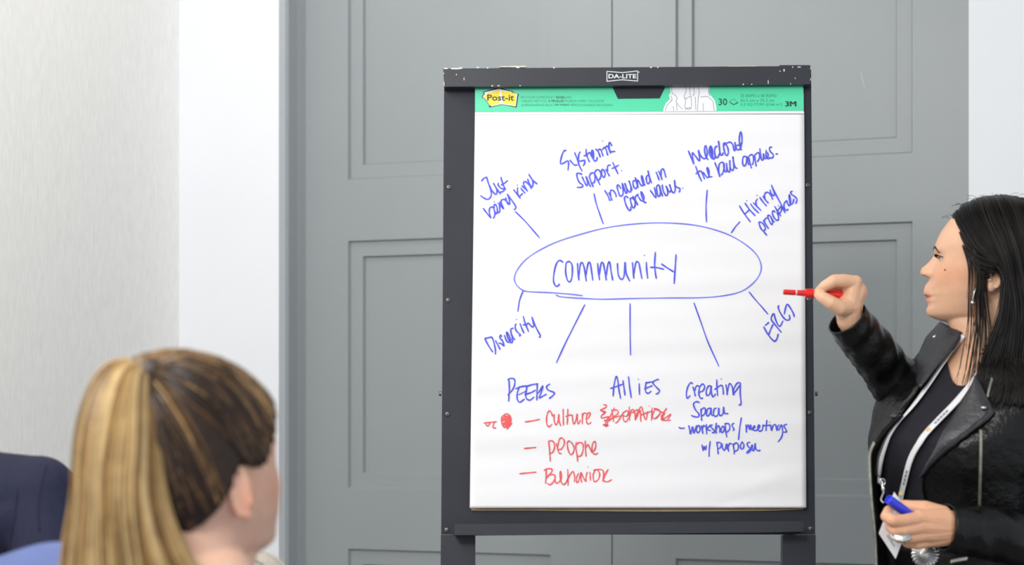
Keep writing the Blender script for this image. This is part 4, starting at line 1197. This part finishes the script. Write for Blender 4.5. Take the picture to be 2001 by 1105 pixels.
# frizz along the crown
for _ in range(60):
    g = NEARG[random.randint(0, 4)]; g2 = FARG[random.randint(0, 4)]
    p = hp(*[random.uniform(-1, 1) * 3 + v for v in g[0]]); p += Vector((random.uniform(-.03, .03), random.uniform(-.02, .02), -.004))
    d = Vector((random.uniform(-.02, .02), random.uniform(-.02, .02), random.uniform(.001, .004)))
    mb.tube(cr([p, p + d * .5 + Vector((0, 0, .002)), p + d], 3), [.0003] * 7, 4)
# hair before and behind the ear, thin locks over the collarbone
LOCK = [[(34, 78, 20), (26, 82, -8), (22, 80, -35), (24, 78, -75), (26, 80, -120), (34, 88, -165), (40, 95, -205), (44, 98, -240)],
        [(26, 82, 15), (16, 84, -12), (14, 84, -40), (16, 82, -80), (14, 84, -125), (16, 92, -170), (20, 98, -212), (22, 100, -248)],
        [(18, 84, 10), (6, 86, -8), (8, 84, -40), (4, 86, -85), (-2, 90, -130), (-2, 96, -175), (4, 102, -215), (4, 104, -252)]]
strands(mb, gw([[(a + 14, b - 6, c) for a, b, c in g] for g in LOCK[:2]]), 13, .0006, .005, (1,), fix=lambda p: out_of_torso(p, .012), ends=.6)
strands(mb, gw(LOCK), 46, .0006, .0055, (0, 1, 1), fix=lambda p: out_of_torso(p, .012), ends=.5)
TEMP = [[(66, 20, 78), (60, 48, 60), (48, 68, 32), (30, 80, 6), (10, 88, -6), (-14, 92, -16)], [(60, 44, 62), (50, 62, 42), (40, 74, 18), (24, 82, -8), (6, 87, -14), (-16, 91, -22)], [(44, 70, 30), (36, 76, 8), (28, 80, -14), (18, 81, -30), (8, 82, -38), (0, 83, -40)]]
strands(mb, gw(TEMP), 210, .0011, .0024, (0, 0, 1))
sheet_of(mb, gw([[(a - 3, b - 3, c) for a, b, c in g] for g in TEMP[:2]]))
mb.build('hair', m_hairk, presenter, True, mats=[m_hairk, m_hairk2], label='long straight black hair')

# trousers and shoes carry her to the floor
mb = MB()
for s in (1, -1):
    hipc = Vector((TX, TY, .80)) + TLf * .095 * s; kn = Vector((TX, TY, .45)) + TLf * .10 * s + TF * .02; an = Vector((TX, TY, .07)) + TLf * .105 * s - TF * .01
    mb.tube(cr([hipc, lerp(hipc, kn, .5), kn, lerp(kn, an, .5), an], 4), [.098, .097, .094, .09, .085, .08, .074, .069, .064, .061, .06, .06, .058, .055, .052, .05, .05], 24)
rows = torso_rows(.72, .94, 10, 40, .002); t = MB().grid(rows, closed=True); t.f.append(list(range(39, -1, -1))); t.m.append(0); t.f.append([400 + j for j in range(40)]); t.m.append(0)
mb.add(t.v, t.f)
vs, fs = fuse(mb, .008, 2); MB().add(vs, fs).build('trousers', m_trous, presenter, True)
for s in (1, -1):
    an = Vector((TX, TY, .05)) + TLf * .105 * s
    mb = MB(); mb.chain([(an - TF * .03 + Vector((0, 0, -.008)), .04), (an + TF * .08 + Vector((0, 0, -.014)), .035), (an + TF * .15 + Vector((0, 0, -.024)), .026)], 20)
    for v in mb.v: v.z = max(v.z, 0.0)
    mb.build('shoe', m_shoe, presenter, True)

# ------------------------------------------------------------------ lanyard with name badge
lany = root('lanyard', tuple(P(1745, 960, 3.42)), 'white lanyard with a name badge hanging round the standing woman\'s neck', 'lanyard')
m_lprint = mat('lanyard_print', rgb(130, 132, 140), 0.6); m_lgold = mat('lanyard_orange_mark', rgb(236, 196, 140), 0.6)
bvh_col = BVHTree.FromPolygons(COLV.v, COLV.f)
def strap(px, hw, lift=.006, name='strap'):
    c = resample(px, 48); rows = []
    for i, p in enumerate(c):
        t = (c[min(i + 1, 48)] - c[max(i - 1, 0)]).normalized(); nn = Vector((-t.y, t.x)); w = hw(i / 48)
        row = []
        for k in (-1, -.33, .33, 1):
            x, y = p.x + nn.x * w * k, p.y + nn.y * w * k
            a = onto(bvh_tee, x, y, lift, 9); b = onto(bvh_body, x, y, .004, 9) if y < 725 else P(x, y, 9)
            c_ = onto(bvh_col, x, y, .0065, 9)
            row.append(min((a, b, c_), key=lambda v: v.y))
            if row[-1].y > 5: row[-1] = P(x, y, 3.47)
        rows.append(row)
    mb = MB().grid(rows)
    return mb, rows
mbF, rF = strap([(1885, 656), (1879, 665), (1866, 684), (1846, 713), (1818, 755), (1788, 796), (1762, 827), (1742, 856), (1731, 884), (1725, 908), (1722, 930)], lambda u: 3.8 - 2.2 * math.exp(-((u - .68) / .14) ** 2))
o = mbF.build('strap', m_web, lany, True); md = o.modifiers.new('t', 'SOLIDIFY'); md.thickness = .0012
mbN, rN = strap([(1935, 705), (1915, 738), (1894, 765), (1866, 797), (1836, 828), (1808, 859), (1789, 888), (1778, 918), (1771, 948), (1764, 980), (1756, 1015)], lambda u: 5.8 - .8 * u, lift=.008)
o = mbN.build('strap', m_web, lany, True); md = o.modifiers.new('t', 'SOLIDIFY'); md.thickness = .0012
for i0, i1 in ((17, 22), (35, 39)):
    mb = MB()
    for i in range(i0, i1):
        a = [lerp(rN[i][0], rN[i][3], u) for u in (.35, .62)]
        d = (rN[i + 1][0] - rN[i][0])
        vv = [a[0], a[1], a[1] + d * .75, a[0] + d * .75]
        mb.add([v + Vector((-.0005, -.0018, .0006)) for v in vv], [(0, 1, 2, 3)], 0)
    mb.build('strap_print', m_lprint, lany)
for i in (24, 41):
    mb = MB(); mb.disc(lerp(rN[i][0], rN[i][3], .5) + Vector((-.0006, -.002, .0006)), Vector((-.4, -.9, .1)), .0042, 12)
    mb.build('strap_emblem', m_lgold, lany)
mb = MB(); cpt = [p for p in (rF[-1][1], rN[-1][1])]
c0 = lerp(rF[-1][0], rF[-1][3], .5)
mb.tube([c0 + Vector((0, 0, .006)), c0 + Vector((0, -.001, -.006)), c0 + Vector((0, -.001, -.012))], [.0045, .0058, .0045], 10, flat=.5)
mb.build('crimp', m_web, lany, True)
mb = MB()
cl = [P(1722, 938, 3.415), P(1725, 946, 3.41), P(1724, 953, 3.408), P(1727, 962, 3.405), P(1724, 970, 3.40), P(1722, 978, 3.395), P(1727, 984, 3.39)]
mb.tube(cr(cl, 4), .0017, 8); mb.ellipsoid(P(1726, 957, 3.406), (.0032, .0028, .0062), None, 10, 8)
ring = [P(1724.5, 943, 3.412) + Vector((math.cos(t) * .0045, 0, math.sin(t) * .0060)) for t in [2 * math.pi * j / 16 for j in range(17)]]
mb.tube(ring, .0011, 6)
mb.build('swivel_clip', m_silver, lany, True)
m_badge = mat('badge_card', rgb(246, 246, 250), 0.5)
mb = MB()
q = [(1717, 1043), (1750, 1093), (1782, 1010), (1747, 962)]
f = [P(x, y, d) for (x, y), d in zip(q, (3.345, 3.352, 3.365, 3.36))]
mb.prism(f, [v + Vector((.0004, .0012, 0)) for v in f])
def bq(u, v):       # u along the short edge, v up the card
    return lerp(lerp(f[0], f[1], u), lerp(f[3], f[2], u), v) + Vector((0, -.0006, 0))
def bl(u0, v0, u1, v1, w, k):
    mb.add([bq(u0, v0 - w), bq(u1, v1 - w), bq(u1, v1 + w), bq(u0, v0 + w)], [(0, 1, 2, 3)], k)
bl(.34, .16, .78, .16, .012, 1); bl(.40, .21, .66, .21, .008, 1)
mb.build('badge', m_badge, lany, mats=[m_badge, m_lprint])

# ------------------------------------------------------------------ markers
m_mred = mat('red_plastic', rgb(222, 34, 30), 0.3, spec=0.5, var=(20, 0.05))
m_mblue = mat('blue_plastic', rgb(52, 66, 226), 0.28, spec=0.5, var=(20, 0.05))
m_mwht = mat('white_plastic', rgb(236, 232, 230), 0.35)
def turned(p0, p1, prof, n=24):
    """prof: (t along the axis, radius, slot)"""
    p0 = Vector(p0); p1 = Vector(p1); ax = p1 - p0; q = ax.to_track_quat('Z', 'Y').to_matrix()
    parts = {}
    for (t0, r0, k0), (t1, r1, k1) in zip(prof[:-1], prof[1:]):
        mb = parts.setdefault(k1, MB())
        rows = [[p0 + ax * t + q @ Vector((math.cos(a) * r, math.sin(a) * r, 0)) for a in [2 * math.pi * j / n for j in range(n)]] for t, r in ((t0, r0), (t1, r1))]
        mb.grid(rows, closed=True)
    return parts
def marker(p0, p1, segs, label, names):
    rt = root('marker', tuple(lerp(Vector(p0), Vector(p1), .5)), label, 'marker')
    for nm, (prof, m) in segs.items():
        mb = MB()
        for d in turned(p0, p1, [(t, r, 0) for t, r in prof]).values(): mb.add(d.v, d.f)
        mb.build(nm, m, rt, True)
    return rt
marker(P(1530.5, 571, 3.548), P(1648, 577.5, 3.550), {
    'cap': ([(0.0, .0), (0.0, .0038), (.012, .0048), (.20, .0050), (.205, .0)], m_mred),
    'neck_ring': ([(.205, 0), (.205, .0046), (.225, .0046), (.225, .0)], m_mwht),
    'barrel': ([(.225, 0), (.225, .0050), (.36, .0056), (.37, .0082), (.50, .0086), (.985, .0080), (.985, 0)], m_mred),
    'end_plug': ([(.985, 0), (.985, .0070), (1.0, .0066), (1.0, 0)], m_mwht)}, 'red marker pen held up by the standing woman before the pad', None)
marker(P(1736, 976, 3.287), P(1822, 1040, 3.340), {
    'cap': ([(0.03, .0), (0.03, .0052), (0.0, .0062), (0.0, .0074), (.012, .0080), (.48, .0082), (.48, 0)], m_mblue),
    'barrel': ([(.48, 0), (.48, .0078), (1.0, .0076), (1.0, 0)], m_mblue)}, 'blue marker pen held at the waist by the standing woman', None)
# ------------------------------------------------------------------ seated listeners
m_bh_d = mat('dark_brown_root_hair', rgb(44, 30, 20), 0.42, spec=0.35, var=(60, 0.3))
m_bh_m = mat('mid_brown_hair', rgb(96, 70, 44), 0.40, spec=0.4, var=(60, 0.2))
m_bh_l = mat('honey_blond_hair', rgb(160, 128, 84), 0.40, spec=0.4, var=(60, 0.15))
m_pt_l = mat('light_blond_hair', rgb(198, 170, 122), 0.40, spec=0.4, var=(50, 0.12))
m_pt_m = mat('golden_blond_hair', rgb(170, 139, 92), 0.40, spec=0.4, var=(50, 0.15))
m_pt_d = mat('brown_blond_hair', rgb(128, 96, 56), 0.42, spec=0.35, var=(50, 0.2))
m_blue = mat('periwinkle_knit', rgb(98, 112, 160), 0.85, spec=0.2, var=(30, 0.08), bump=(180, 0.15))
m_navy = mat('navy_suiting', rgb(36, 38, 60), 0.8, spec=0.25, var=(120, 0.1), bump=(420, 0.1))
m_jean = mat('dark_denim', rgb(38, 46, 70), 0.85, var=(160, 0.15))
m_beige = mat('beige_chair_weave', rgb(186, 178, 168), 0.9, spec=0.15, var=(260, 0.16), bump=(420, 0.35))
m_leg = mat('brushed_chair_metal', rgb(150, 148, 142), 0.35, metal=0.9)
m_brow_h = mat('short_brown_hair', rgb(52, 40, 32), 0.45, spec=0.4, var=(120, 0.25))

def frame(c, yaw, pitch=0.0):
    """head frame facing yaw degrees to the right of straight away from the camera"""
    y = math.radians(yaw); p = math.radians(pitch)
    F = Vector((math.sin(y) * math.cos(p), math.cos(y) * math.cos(p), math.sin(p)))
    L = Vector((-math.cos(y), math.sin(y), 0)); U = F.cross(L)
    return Matrix.Translation(c) @ Matrix((F, L, U)).transposed().to_4x4()
def cap_mb(M, hl, thick=9.0, bump=0.0, sc=1.0):
    """hair lying on the scalp above the hairline hl: rows (a, c)"""
    rows = []
    for i in range(71):
        c = lerp(-117, 105.5, i / 70); f, bk, w = table(HEAD, c); row = []
        for j in range(96):
            ph = 2 * math.pi * j / 96
            if ph > math.pi: ph -= 2 * math.pi
            ca, sb = sell(ph, 2.3)
            a = f * ca if ca > 0 else -bk * ca; b = w * sb
            k = (c - table(hl, a)[0]) / 7.0; k = max(0, min(1, k)); k = k * k * (3 - 2 * k)
            o = lerp(-7, thick + bump * math.exp(-((a + 35) / 45) ** 2 - ((c - 95) / 40) ** 2), k)
            d = Vector((a - 0, b, (c - 20) * .8)).normalized() * o
            row.append(M @ ((Vector((a, b, c)) + d) * .001 * sc))
        rows.append(row)
    mb = MB().grid(rows, closed=True)
    mb.f.append([70 * 96 + j for j in range(96)]); mb.m.append(0)
    return mb

def make_chair(loc, yaw, label, group):
    """upholstered banquet chair; yaw = direction it faces, degrees to the right of straight away"""
    c = root('chair', loc, label, 'chair', group)
    y = math.radians(yaw)
    F = Vector((math.sin(y), math.cos(y), 0)); R = Vector((math.cos(y), -math.sin(y), 0)); U = Vector((0, 0, 1)); o = Vector(loc)
    def Q(r, f, z): return o + R * r + F * f + U * z
    def pad_(name, cen, hw, hh, th, ax, ay, az, rc, m):
        rows = []
        prof = [(-th, .72), (-th * .92, .9), (-th * .55, .985), (0, 1.0), (th * .55, .985), (th * .92, .9), (th, .72)]
        nn = 72
        def outline(s):
            pts = []
            for k in range(nn):
                t = 2 * math.pi * k / nn; ca, sb = sell(t, 2 + 10 * (1 - rc))
                pts.append((hw * ca - (1 - s) * math.copysign(hw * .25, ca) * abs(ca), hh * sb - (1 - s) * math.copysign(hh * .25, sb) * abs(sb)))
            return pts
        for d, s in prof: rows.append([cen + ax * u + ay * v + az * d for u, v in outline(s)])
        mb = MB().grid(rows, closed=True); n = nn
        mb.f.append(list(range(n - 1, -1, -1))); mb.m.append(0); mb.f.append([6 * n + k for k in range(n)]); mb.m.append(0)
        ob = mb.build(name, m, c, True)
        mb = MB()
        for d in (-th * .8, th * .8):
            pts = [cen + ax * u * .985 + ay * v * .985 + az * d for u, v in outline(.99)]
            mb.tube(pts + pts[:1], .0042, 8)
        mb.build('piping', m, ob, True)
        return ob
    tilt = math.radians(9); bu = (U * math.cos(tilt) - F * math.sin(tilt)); bn = bu.cross(R)
    pad_('backrest', Q(0, -.255, .724), .225, .245, .026, R, bu, bn, .55, m_beige)
    pad_('seat', Q(0, 0, .445), .235, .23, .034, R, F, U, .6, m_beige)
    for s in (1, -1):
        mb = MB(); mb.tube([Q(s * .15, -.20, .42), Q(s * .15, -.225, .52), Q(s * .15, -.245, .68)], .011, 10)
        mb.build('back_post', m_leg, c, True)
    for sx in (1, -1):
        for sy in (1, -1):
            mb = MB(); mb.tube([Q(sx * .19, sy * .18, .42), Q(sx * .205, sy * .205, 0.0)], .012, 10)
            mb.build('leg', m_leg, c, True)
    return c

# -- woman with the ponytail
D2 = 2.24
H2 = P(383, 906, D2)
M2 = frame(H2, 36, 5)
lady = root('person', (H2.x, H2.y, 0), 'seated woman seen from behind with a long blond ponytail and blue knit top', 'person')
def q2(a, b, c): return M2 @ (Vector((a, b, c)) * .001)
mb = head_mb(M2)
nk = P(392, 1150, 2.225)
mb.chain([(q2(-12, 0, -40), .058), (q2(-22, 0, -110), .056), (nk, .060)], 24)
mb.chain([(q2(50, 0, -98), .032), (q2(15, 0, -130), .046)], 18)
mb.chain([(nk, .062), (nk + Vector((0, 0, -.12)), .10), (nk + Vector((0, 0, -.45)), .11)], 24)
vs, fs = fuse(mb, .0028, 3)
lb = MB().add(vs, fs).build('body', m_skin2, lady, True)
M2i = M2.inverted(); LO = base(lady)
def tint_l(co):
    q = M2i @ (co + LO); a, b, c = q * 1000
    t = Vector((1, 1, 1))
    k = math.exp(-((c + 42) / 26) ** 2 - ((a - 2) / 22) ** 2) * (1 if abs(b) > 66 else 0)
    t = lerp(t, Vector((1.0, .72, .62)), k * .8)
    k = math.exp(-((c + 32) / 26) ** 2 - ((a - 66) / 26) ** 2) * (1 if abs(b) > 25 else 0)
    return lerp(t, Vector((1.0, .78, .72)), k * .7)
paint(lb, tint_l)
eyes(M2, 1.0, lady, m_eyew, m_iris, m_pup)
HL = [(-120, -92), (-75, -88), (-55, -72), (-38, -52), (-22, -26), (-9, -2), (6, -4), (16, -8), (25, -5), (35, 10), (45, 27), (56, 44), (70, 60), (90, 66), (120, 70)]
cm = cap_mb(M2, HL, 10, 16)
cap = cm.build('hair', m_bh_d, lady, True, mats=[m_bh_d, m_bh_m, m_bh_l], label='brown hair with blond streaks combed back into a ponytail')
bcap = BVHTree.FromPolygons(cm.v, cm.f)
TIE = P(286, 742, 2.175)
cen = q2(0, 0, 15)
mb = MB()
def comb(n, tones):
    for _ in range(n):
        if random.random() < .62:
            a0 = random.uniform(-5, 74); s = -1 if random.random() < .75 else 1
            c0 = table(HL, a0)[0] + random.uniform(2, 12); b0 = s * (70 - max(0, (a0 - 40)) * 1.2)
            if a0 > 60: b0 = random.uniform(-48, 48); c0 = 66 + random.uniform(0, 8)
        else:
            a0 = random.uniform(-85, -20); s = -1 if random.random() < .75 else 1
            c0 = table(HL, a0)[0] + random.uniform(2, 10); b0 = s * random.uniform(10, 66)
        d0 = (q2(a0, b0, c0) - cen).normalized(); d1 = (TIE - cen).normalized()
        bias = random.gauss(0, .05)
        pts = []
        for k in range(13):
            t = k / 12; d = (d0 * (1 - t) + d1 * t + Vector((0, 0, .10 * math.sin(math.pi * t))) + Vector((bias, bias, 0)) * math.sin(math.pi * t)).normalized()
            hit = bcap.ray_cast(cen + d * .3, -d)
            p = (hit[0] + d * random.uniform(.0005, .0025)) if hit[0] else cen + d * .11
            if t > .8: p = lerp(p, TIE, (t - .8) / .2)
            pts.append(p)
        up = max(0, min(1, (c0 + 10) / 75))
        kk = random.choices((0, 1, 2), ((1.2 - up) * 1.6, .35 + .8 * up, .03 + 1.9 * up * up))[0]
        mb.tube(cr(pts, 2), [.0016] * 25, 4, True, kk)
comb(620, None)
mb.build('combed_strands', m_bh_d, cap, False, mats=[m_bh_d, m_bh_m, m_bh_l])
mb = MB(); ax = (P(262, 718, 2.165) - TIE).normalized(); qq = ax.to_track_quat('Z', 'Y').to_matrix()
for k in range(3):
    pts = [TIE + ax * (.004 * k - .002) + qq @ Vector((math.cos(t) * .0195, math.sin(t) * .0195, 0)) for t in [2 * math.pi * j / 24 for j in range(25)]]
    mb.tube(pts, .0058, 8)
mb.build('hair_tie', mat('brown_hair_elastic', rgb(44, 29, 22), 0.7), lady, True)
PG = [[(286, 740), (254, 706), (214, 710), (181, 750), (160, 820), (150, 900), (147, 980), (136, 1060), (128, 1160), (126, 1230)],
      [(286, 740), (262, 710), (234, 720), (210, 770), (194, 840), (186, 920), (184, 1000), (178, 1080), (176, 1170), (182, 1240)],
      [(286, 741), (270, 718), (255, 738), (244, 800), (236, 870), (230, 940), (231, 1010), (238, 1090), (248, 1180), (262, 1240)],
      [(287, 742), (280, 732), (276, 768), (276, 830), (273, 900), (273, 960), (281, 1020), (300, 1095), (326, 1180), (345, 1240)],
      [(289, 745), (291, 752), (298, 800), (304, 860), (310, 920), (318, 970), (334, 1030), (364, 1095), (408, 1170), (430, 1230)]]
def pony_d(k, front): 
    base_d = [2.175, 2.160, 2.148, 2.138, 2.130, 2.128, 2.130, 2.135, 2.140, 2.142][k]
    th = [.012, .018, .026, .034, .038, .040, .038, .034, .030, .024][k]
    return base_d + (-th if front else th)
pony = MB()
front = [[P(x, y, lerp(pony_d(k, True), pony_d(k, False), (abs(i - 2) / 2.0) ** 2 * .5)) for k, (x, y) in enumerate(g)] for i, g in enumerate(PG)]
back = [[P(x, y, lerp(pony_d(k, False), pony_d(k, True), (abs(i - 2) / 2.0) ** 2 * .5)) for k, (x, y) in enumerate(g)] for i, g in enumerate(PG)]
loop = front + back[::-1][1:-1]
gg = [cr(g, 4) for g in loop]
cols = [list(c) for c in zip(*gg)]
cols = [[v + (sum(c, Vector()) / len(c) - v) * .07 for v in c] for c in cols]
pony.grid(cols, closed=True)
po = pony.build('ponytail', m_pt_m, lady, True, mats=[m_pt_m, m_pt_l, m_pt_d], label='long blond ponytail')
mb = MB()
strands(mb, front, 420, .0016, .0030, (0, 0, 1, 1, 2), ends=.05, sub=3)
strands(mb, back, 140, .0016, .0030, (0, 1, 2), ends=.05, sub=3)
# broad locks of lighter and darker hair
for u, k in ((.12, 0), (.38, 2), (.62, 2), (.95, 0), (1.3, 1), (1.6, 2), (1.85, 0), (2.2, 1), (2.45, 0), (2.65, 2), (2.9, 0), (3.15, 1), (3.45, 2), (3.8, 0)):
    i = int(u); t = u - i
    g = [lerp(p, q, t) + Vector((0, -.004, 0)) for p, q in zip(front[i], front[i + 1])]
    for _ in range(20):
        j = Vector((random.gauss(0, .0035), random.gauss(0, .002), 0))
        mb.tube(cr([p + j * min(1, n_ / 4) for n_, p in enumerate(g)], 3), [.0015] * 28, 4, True, k)
mb.build('ponytail_strands', m_pt_m, po, False, mats=[m_pt_m, m_pt_l, m_pt_d])
mb = MB()
mb.chain([(P(330, 1165, 2.27), .055), (P(235, 1160, 2.33), .066), (P(110, 1172, 2.40), .072), (P(-25, 1214, 2.42), .070), (P(-90, 1420, 2.40), .058), (P(-40, 1640, 2.52), .048)], 24)
mb.chain([(P(380, 1210, 2.24), .070), (P(470, 1290, 2.16), .075), (P(590, 1350, 2.10), .070), (P(640, 1560, 2.10), .056), (P(720, 1640, 2.30), .046)], 24)
mb.chain([(P(300, 1330, 2.27), .150), (P(300, 1560, 2.26), .150), (P(300, 1850, 2.26), .155), (P(300, 2040, 2.27), .160)], 28)
mb.chain([(P(180, 1300, 2.33), .12), (P(440, 1400, 2.2), .12)], 28)
vs, fs = fuse(mb, .007, 4)
mb = MB().add(vs, fs); ruffle(mb, .006, 9)
mb.build('sweater', m_blue, lady, True, label='soft blue knit top')
def seated_legs(rt, x, y, yaw, mt, ms):
    yy = math.radians(yaw); F = Vector((math.sin(yy), math.cos(yy), 0)); R = Vector((math.cos(yy), -math.sin(yy), 0)); o = Vector((x, y, 0))
    mb = MB()
    for s in (1, -1):
        mb.chain([(o + R * s * .09 + Vector((0, 0, .56)), .090), (o + R * s * .10 + F * .40 + Vector((0, 0, .545)), .066), (o + R * s * .10 + F * .42 + Vector((0, 0, .30)), .055), (o + R * s * .10 + F * .40 + Vector((0, 0, .10)), .042)], 20)
    vs, fs = fuse(mb, .008, 2)
    MB().add(vs, fs).build('trousers', mt, rt, True)
    for s in (1, -1):
        mb = MB(); a = o + R * s * .10 + F * .39
        mb.chain([(a + Vector((0, 0, .04)), .040), (a + F * .10 + Vector((0, 0, .032)), .034), (a + F * .17 + Vector((0, 0, .026)), .026)], 18)
        for v in mb.v: v.z = max(0, v.z)
        mb.build('shoe', ms, rt, True)
tc = P(300, 2000, 2.27)
seated_legs(lady, tc.x, tc.y, 40, m_jean, m_shoe)

# -- man in the navy jacket, mostly outside the picture
D3 = 3.05
H3 = P(-200, 655, D3)
M3 = frame(H3, 50, 0)
man = root('person', (H3.x, H3.y, 0), 'seated person in a dark navy suit jacket at the left edge of the photo', 'person')
def q3(a, b, c): return M3 @ (Vector((a, b, c)) * .001)
mb = head_mb(M3, 1.04)
n3 = P(-165, 905, D3)
mb.chain([(q3(-12, 0, -40), .062), (q3(-20, 0, -120), .060), (n3, .064), (n3 + Vector((0, 0, -.25)), .10)], 24)
vs, fs = fuse(mb, .0032, 3)
mo = MB().add(vs, fs).build('body', m_skin2, man, True)
paint(mo, lambda co: Vector((1, 1, 1)))
eyes(M3, 1.04, man, m_eyew, m_iris, m_pup)
cap_mb(M3, [(-120, -70), (-60, -66), (-40, -50), (-20, -12), (0, 6), (30, 14), (50, 30), (70, 52), (120, 60)], 8, 4, 1.04).build('hair', m_brow_h, man, True)
mb = MB()
mb.chain([(P(-140, 960, 3.05), .088), (P(-20, 972, 3.02), .072), (P(74, 964, 3.0), .058)], 24)
mb.chain([(P(-140, 960, 3.05), .088), (P(-260, 972, 3.09), .072), (P(-345, 975, 3.12), .058)], 24)
mb.chain([(P(74, 966, 3.0), .056), (P(84, 1022, 2.985), .054), (P(96, 1120, 2.96), .058), (P(100, 1290, 2.95), .052), (P(60, 1400, 3.12), .046)], 24)
mb.chain([(P(-350, 975, 3.12), .058), (P(-380, 1150, 3.12), .056), (P(-380, 1310, 3.14), .050), (P(-330, 1400, 3.3), .046)], 24)
mb.chain([(P(-50, 1050, 3.03), .085), (P(-60, 1300, 3.03), .085), (P(-70, 1560, 3.04), .09), (P(-80, 1760, 3.05), .10)], 24)
mb.chain([(P(-230, 1050, 3.08), .085), (P(-220, 1300, 3.08), .085), (P(-215, 1560, 3.08), .09), (P(-205, 1760, 3.08), .10)], 24)
mb.chain([(P(-20, 1010, 3.02), .075), (P(40, 1010, 3.0), .062)], 24)
vs, fs = fuse(mb, .006, 4)
jm = MB().add(vs, fs); ruffle(jm, .004, 11, 2.0)
bz = jm.build('suit_jacket', m_navy, man, True, label='dark navy suit jacket')
bvz = BVHTree.FromPolygons(jm.v, jm.f)
mb = MB()
for pts in ([(90, 908), (84, 930), (78, 960), (74, 1000), (78, 1040)], [(34, 955), (30, 1000), (22, 1050), (17, 1100), (14, 1150)]):
    mb.tube([onto(bvz, x, y, .0004, 3.0) for x, y in resample(pts, 16)], .0012, 6)
    mb.build('jacket_seam', m_navy, man, True); mb = MB()
tc3 = P(-140, 1900, 3.06)
seated_legs(man, tc3.x, tc3.y, -15, m_navy, m_shoe)

# -- chairs
cc = P(334, 1085, 3.35)
yawc = 16
yy = math.radians(yawc)
make_chair((cc.x + .27 * math.sin(yy), cc.y + .27 * math.cos(yy), 0), yawc, 'beige woven upholstered chair just beyond the woman with the ponytail', None)
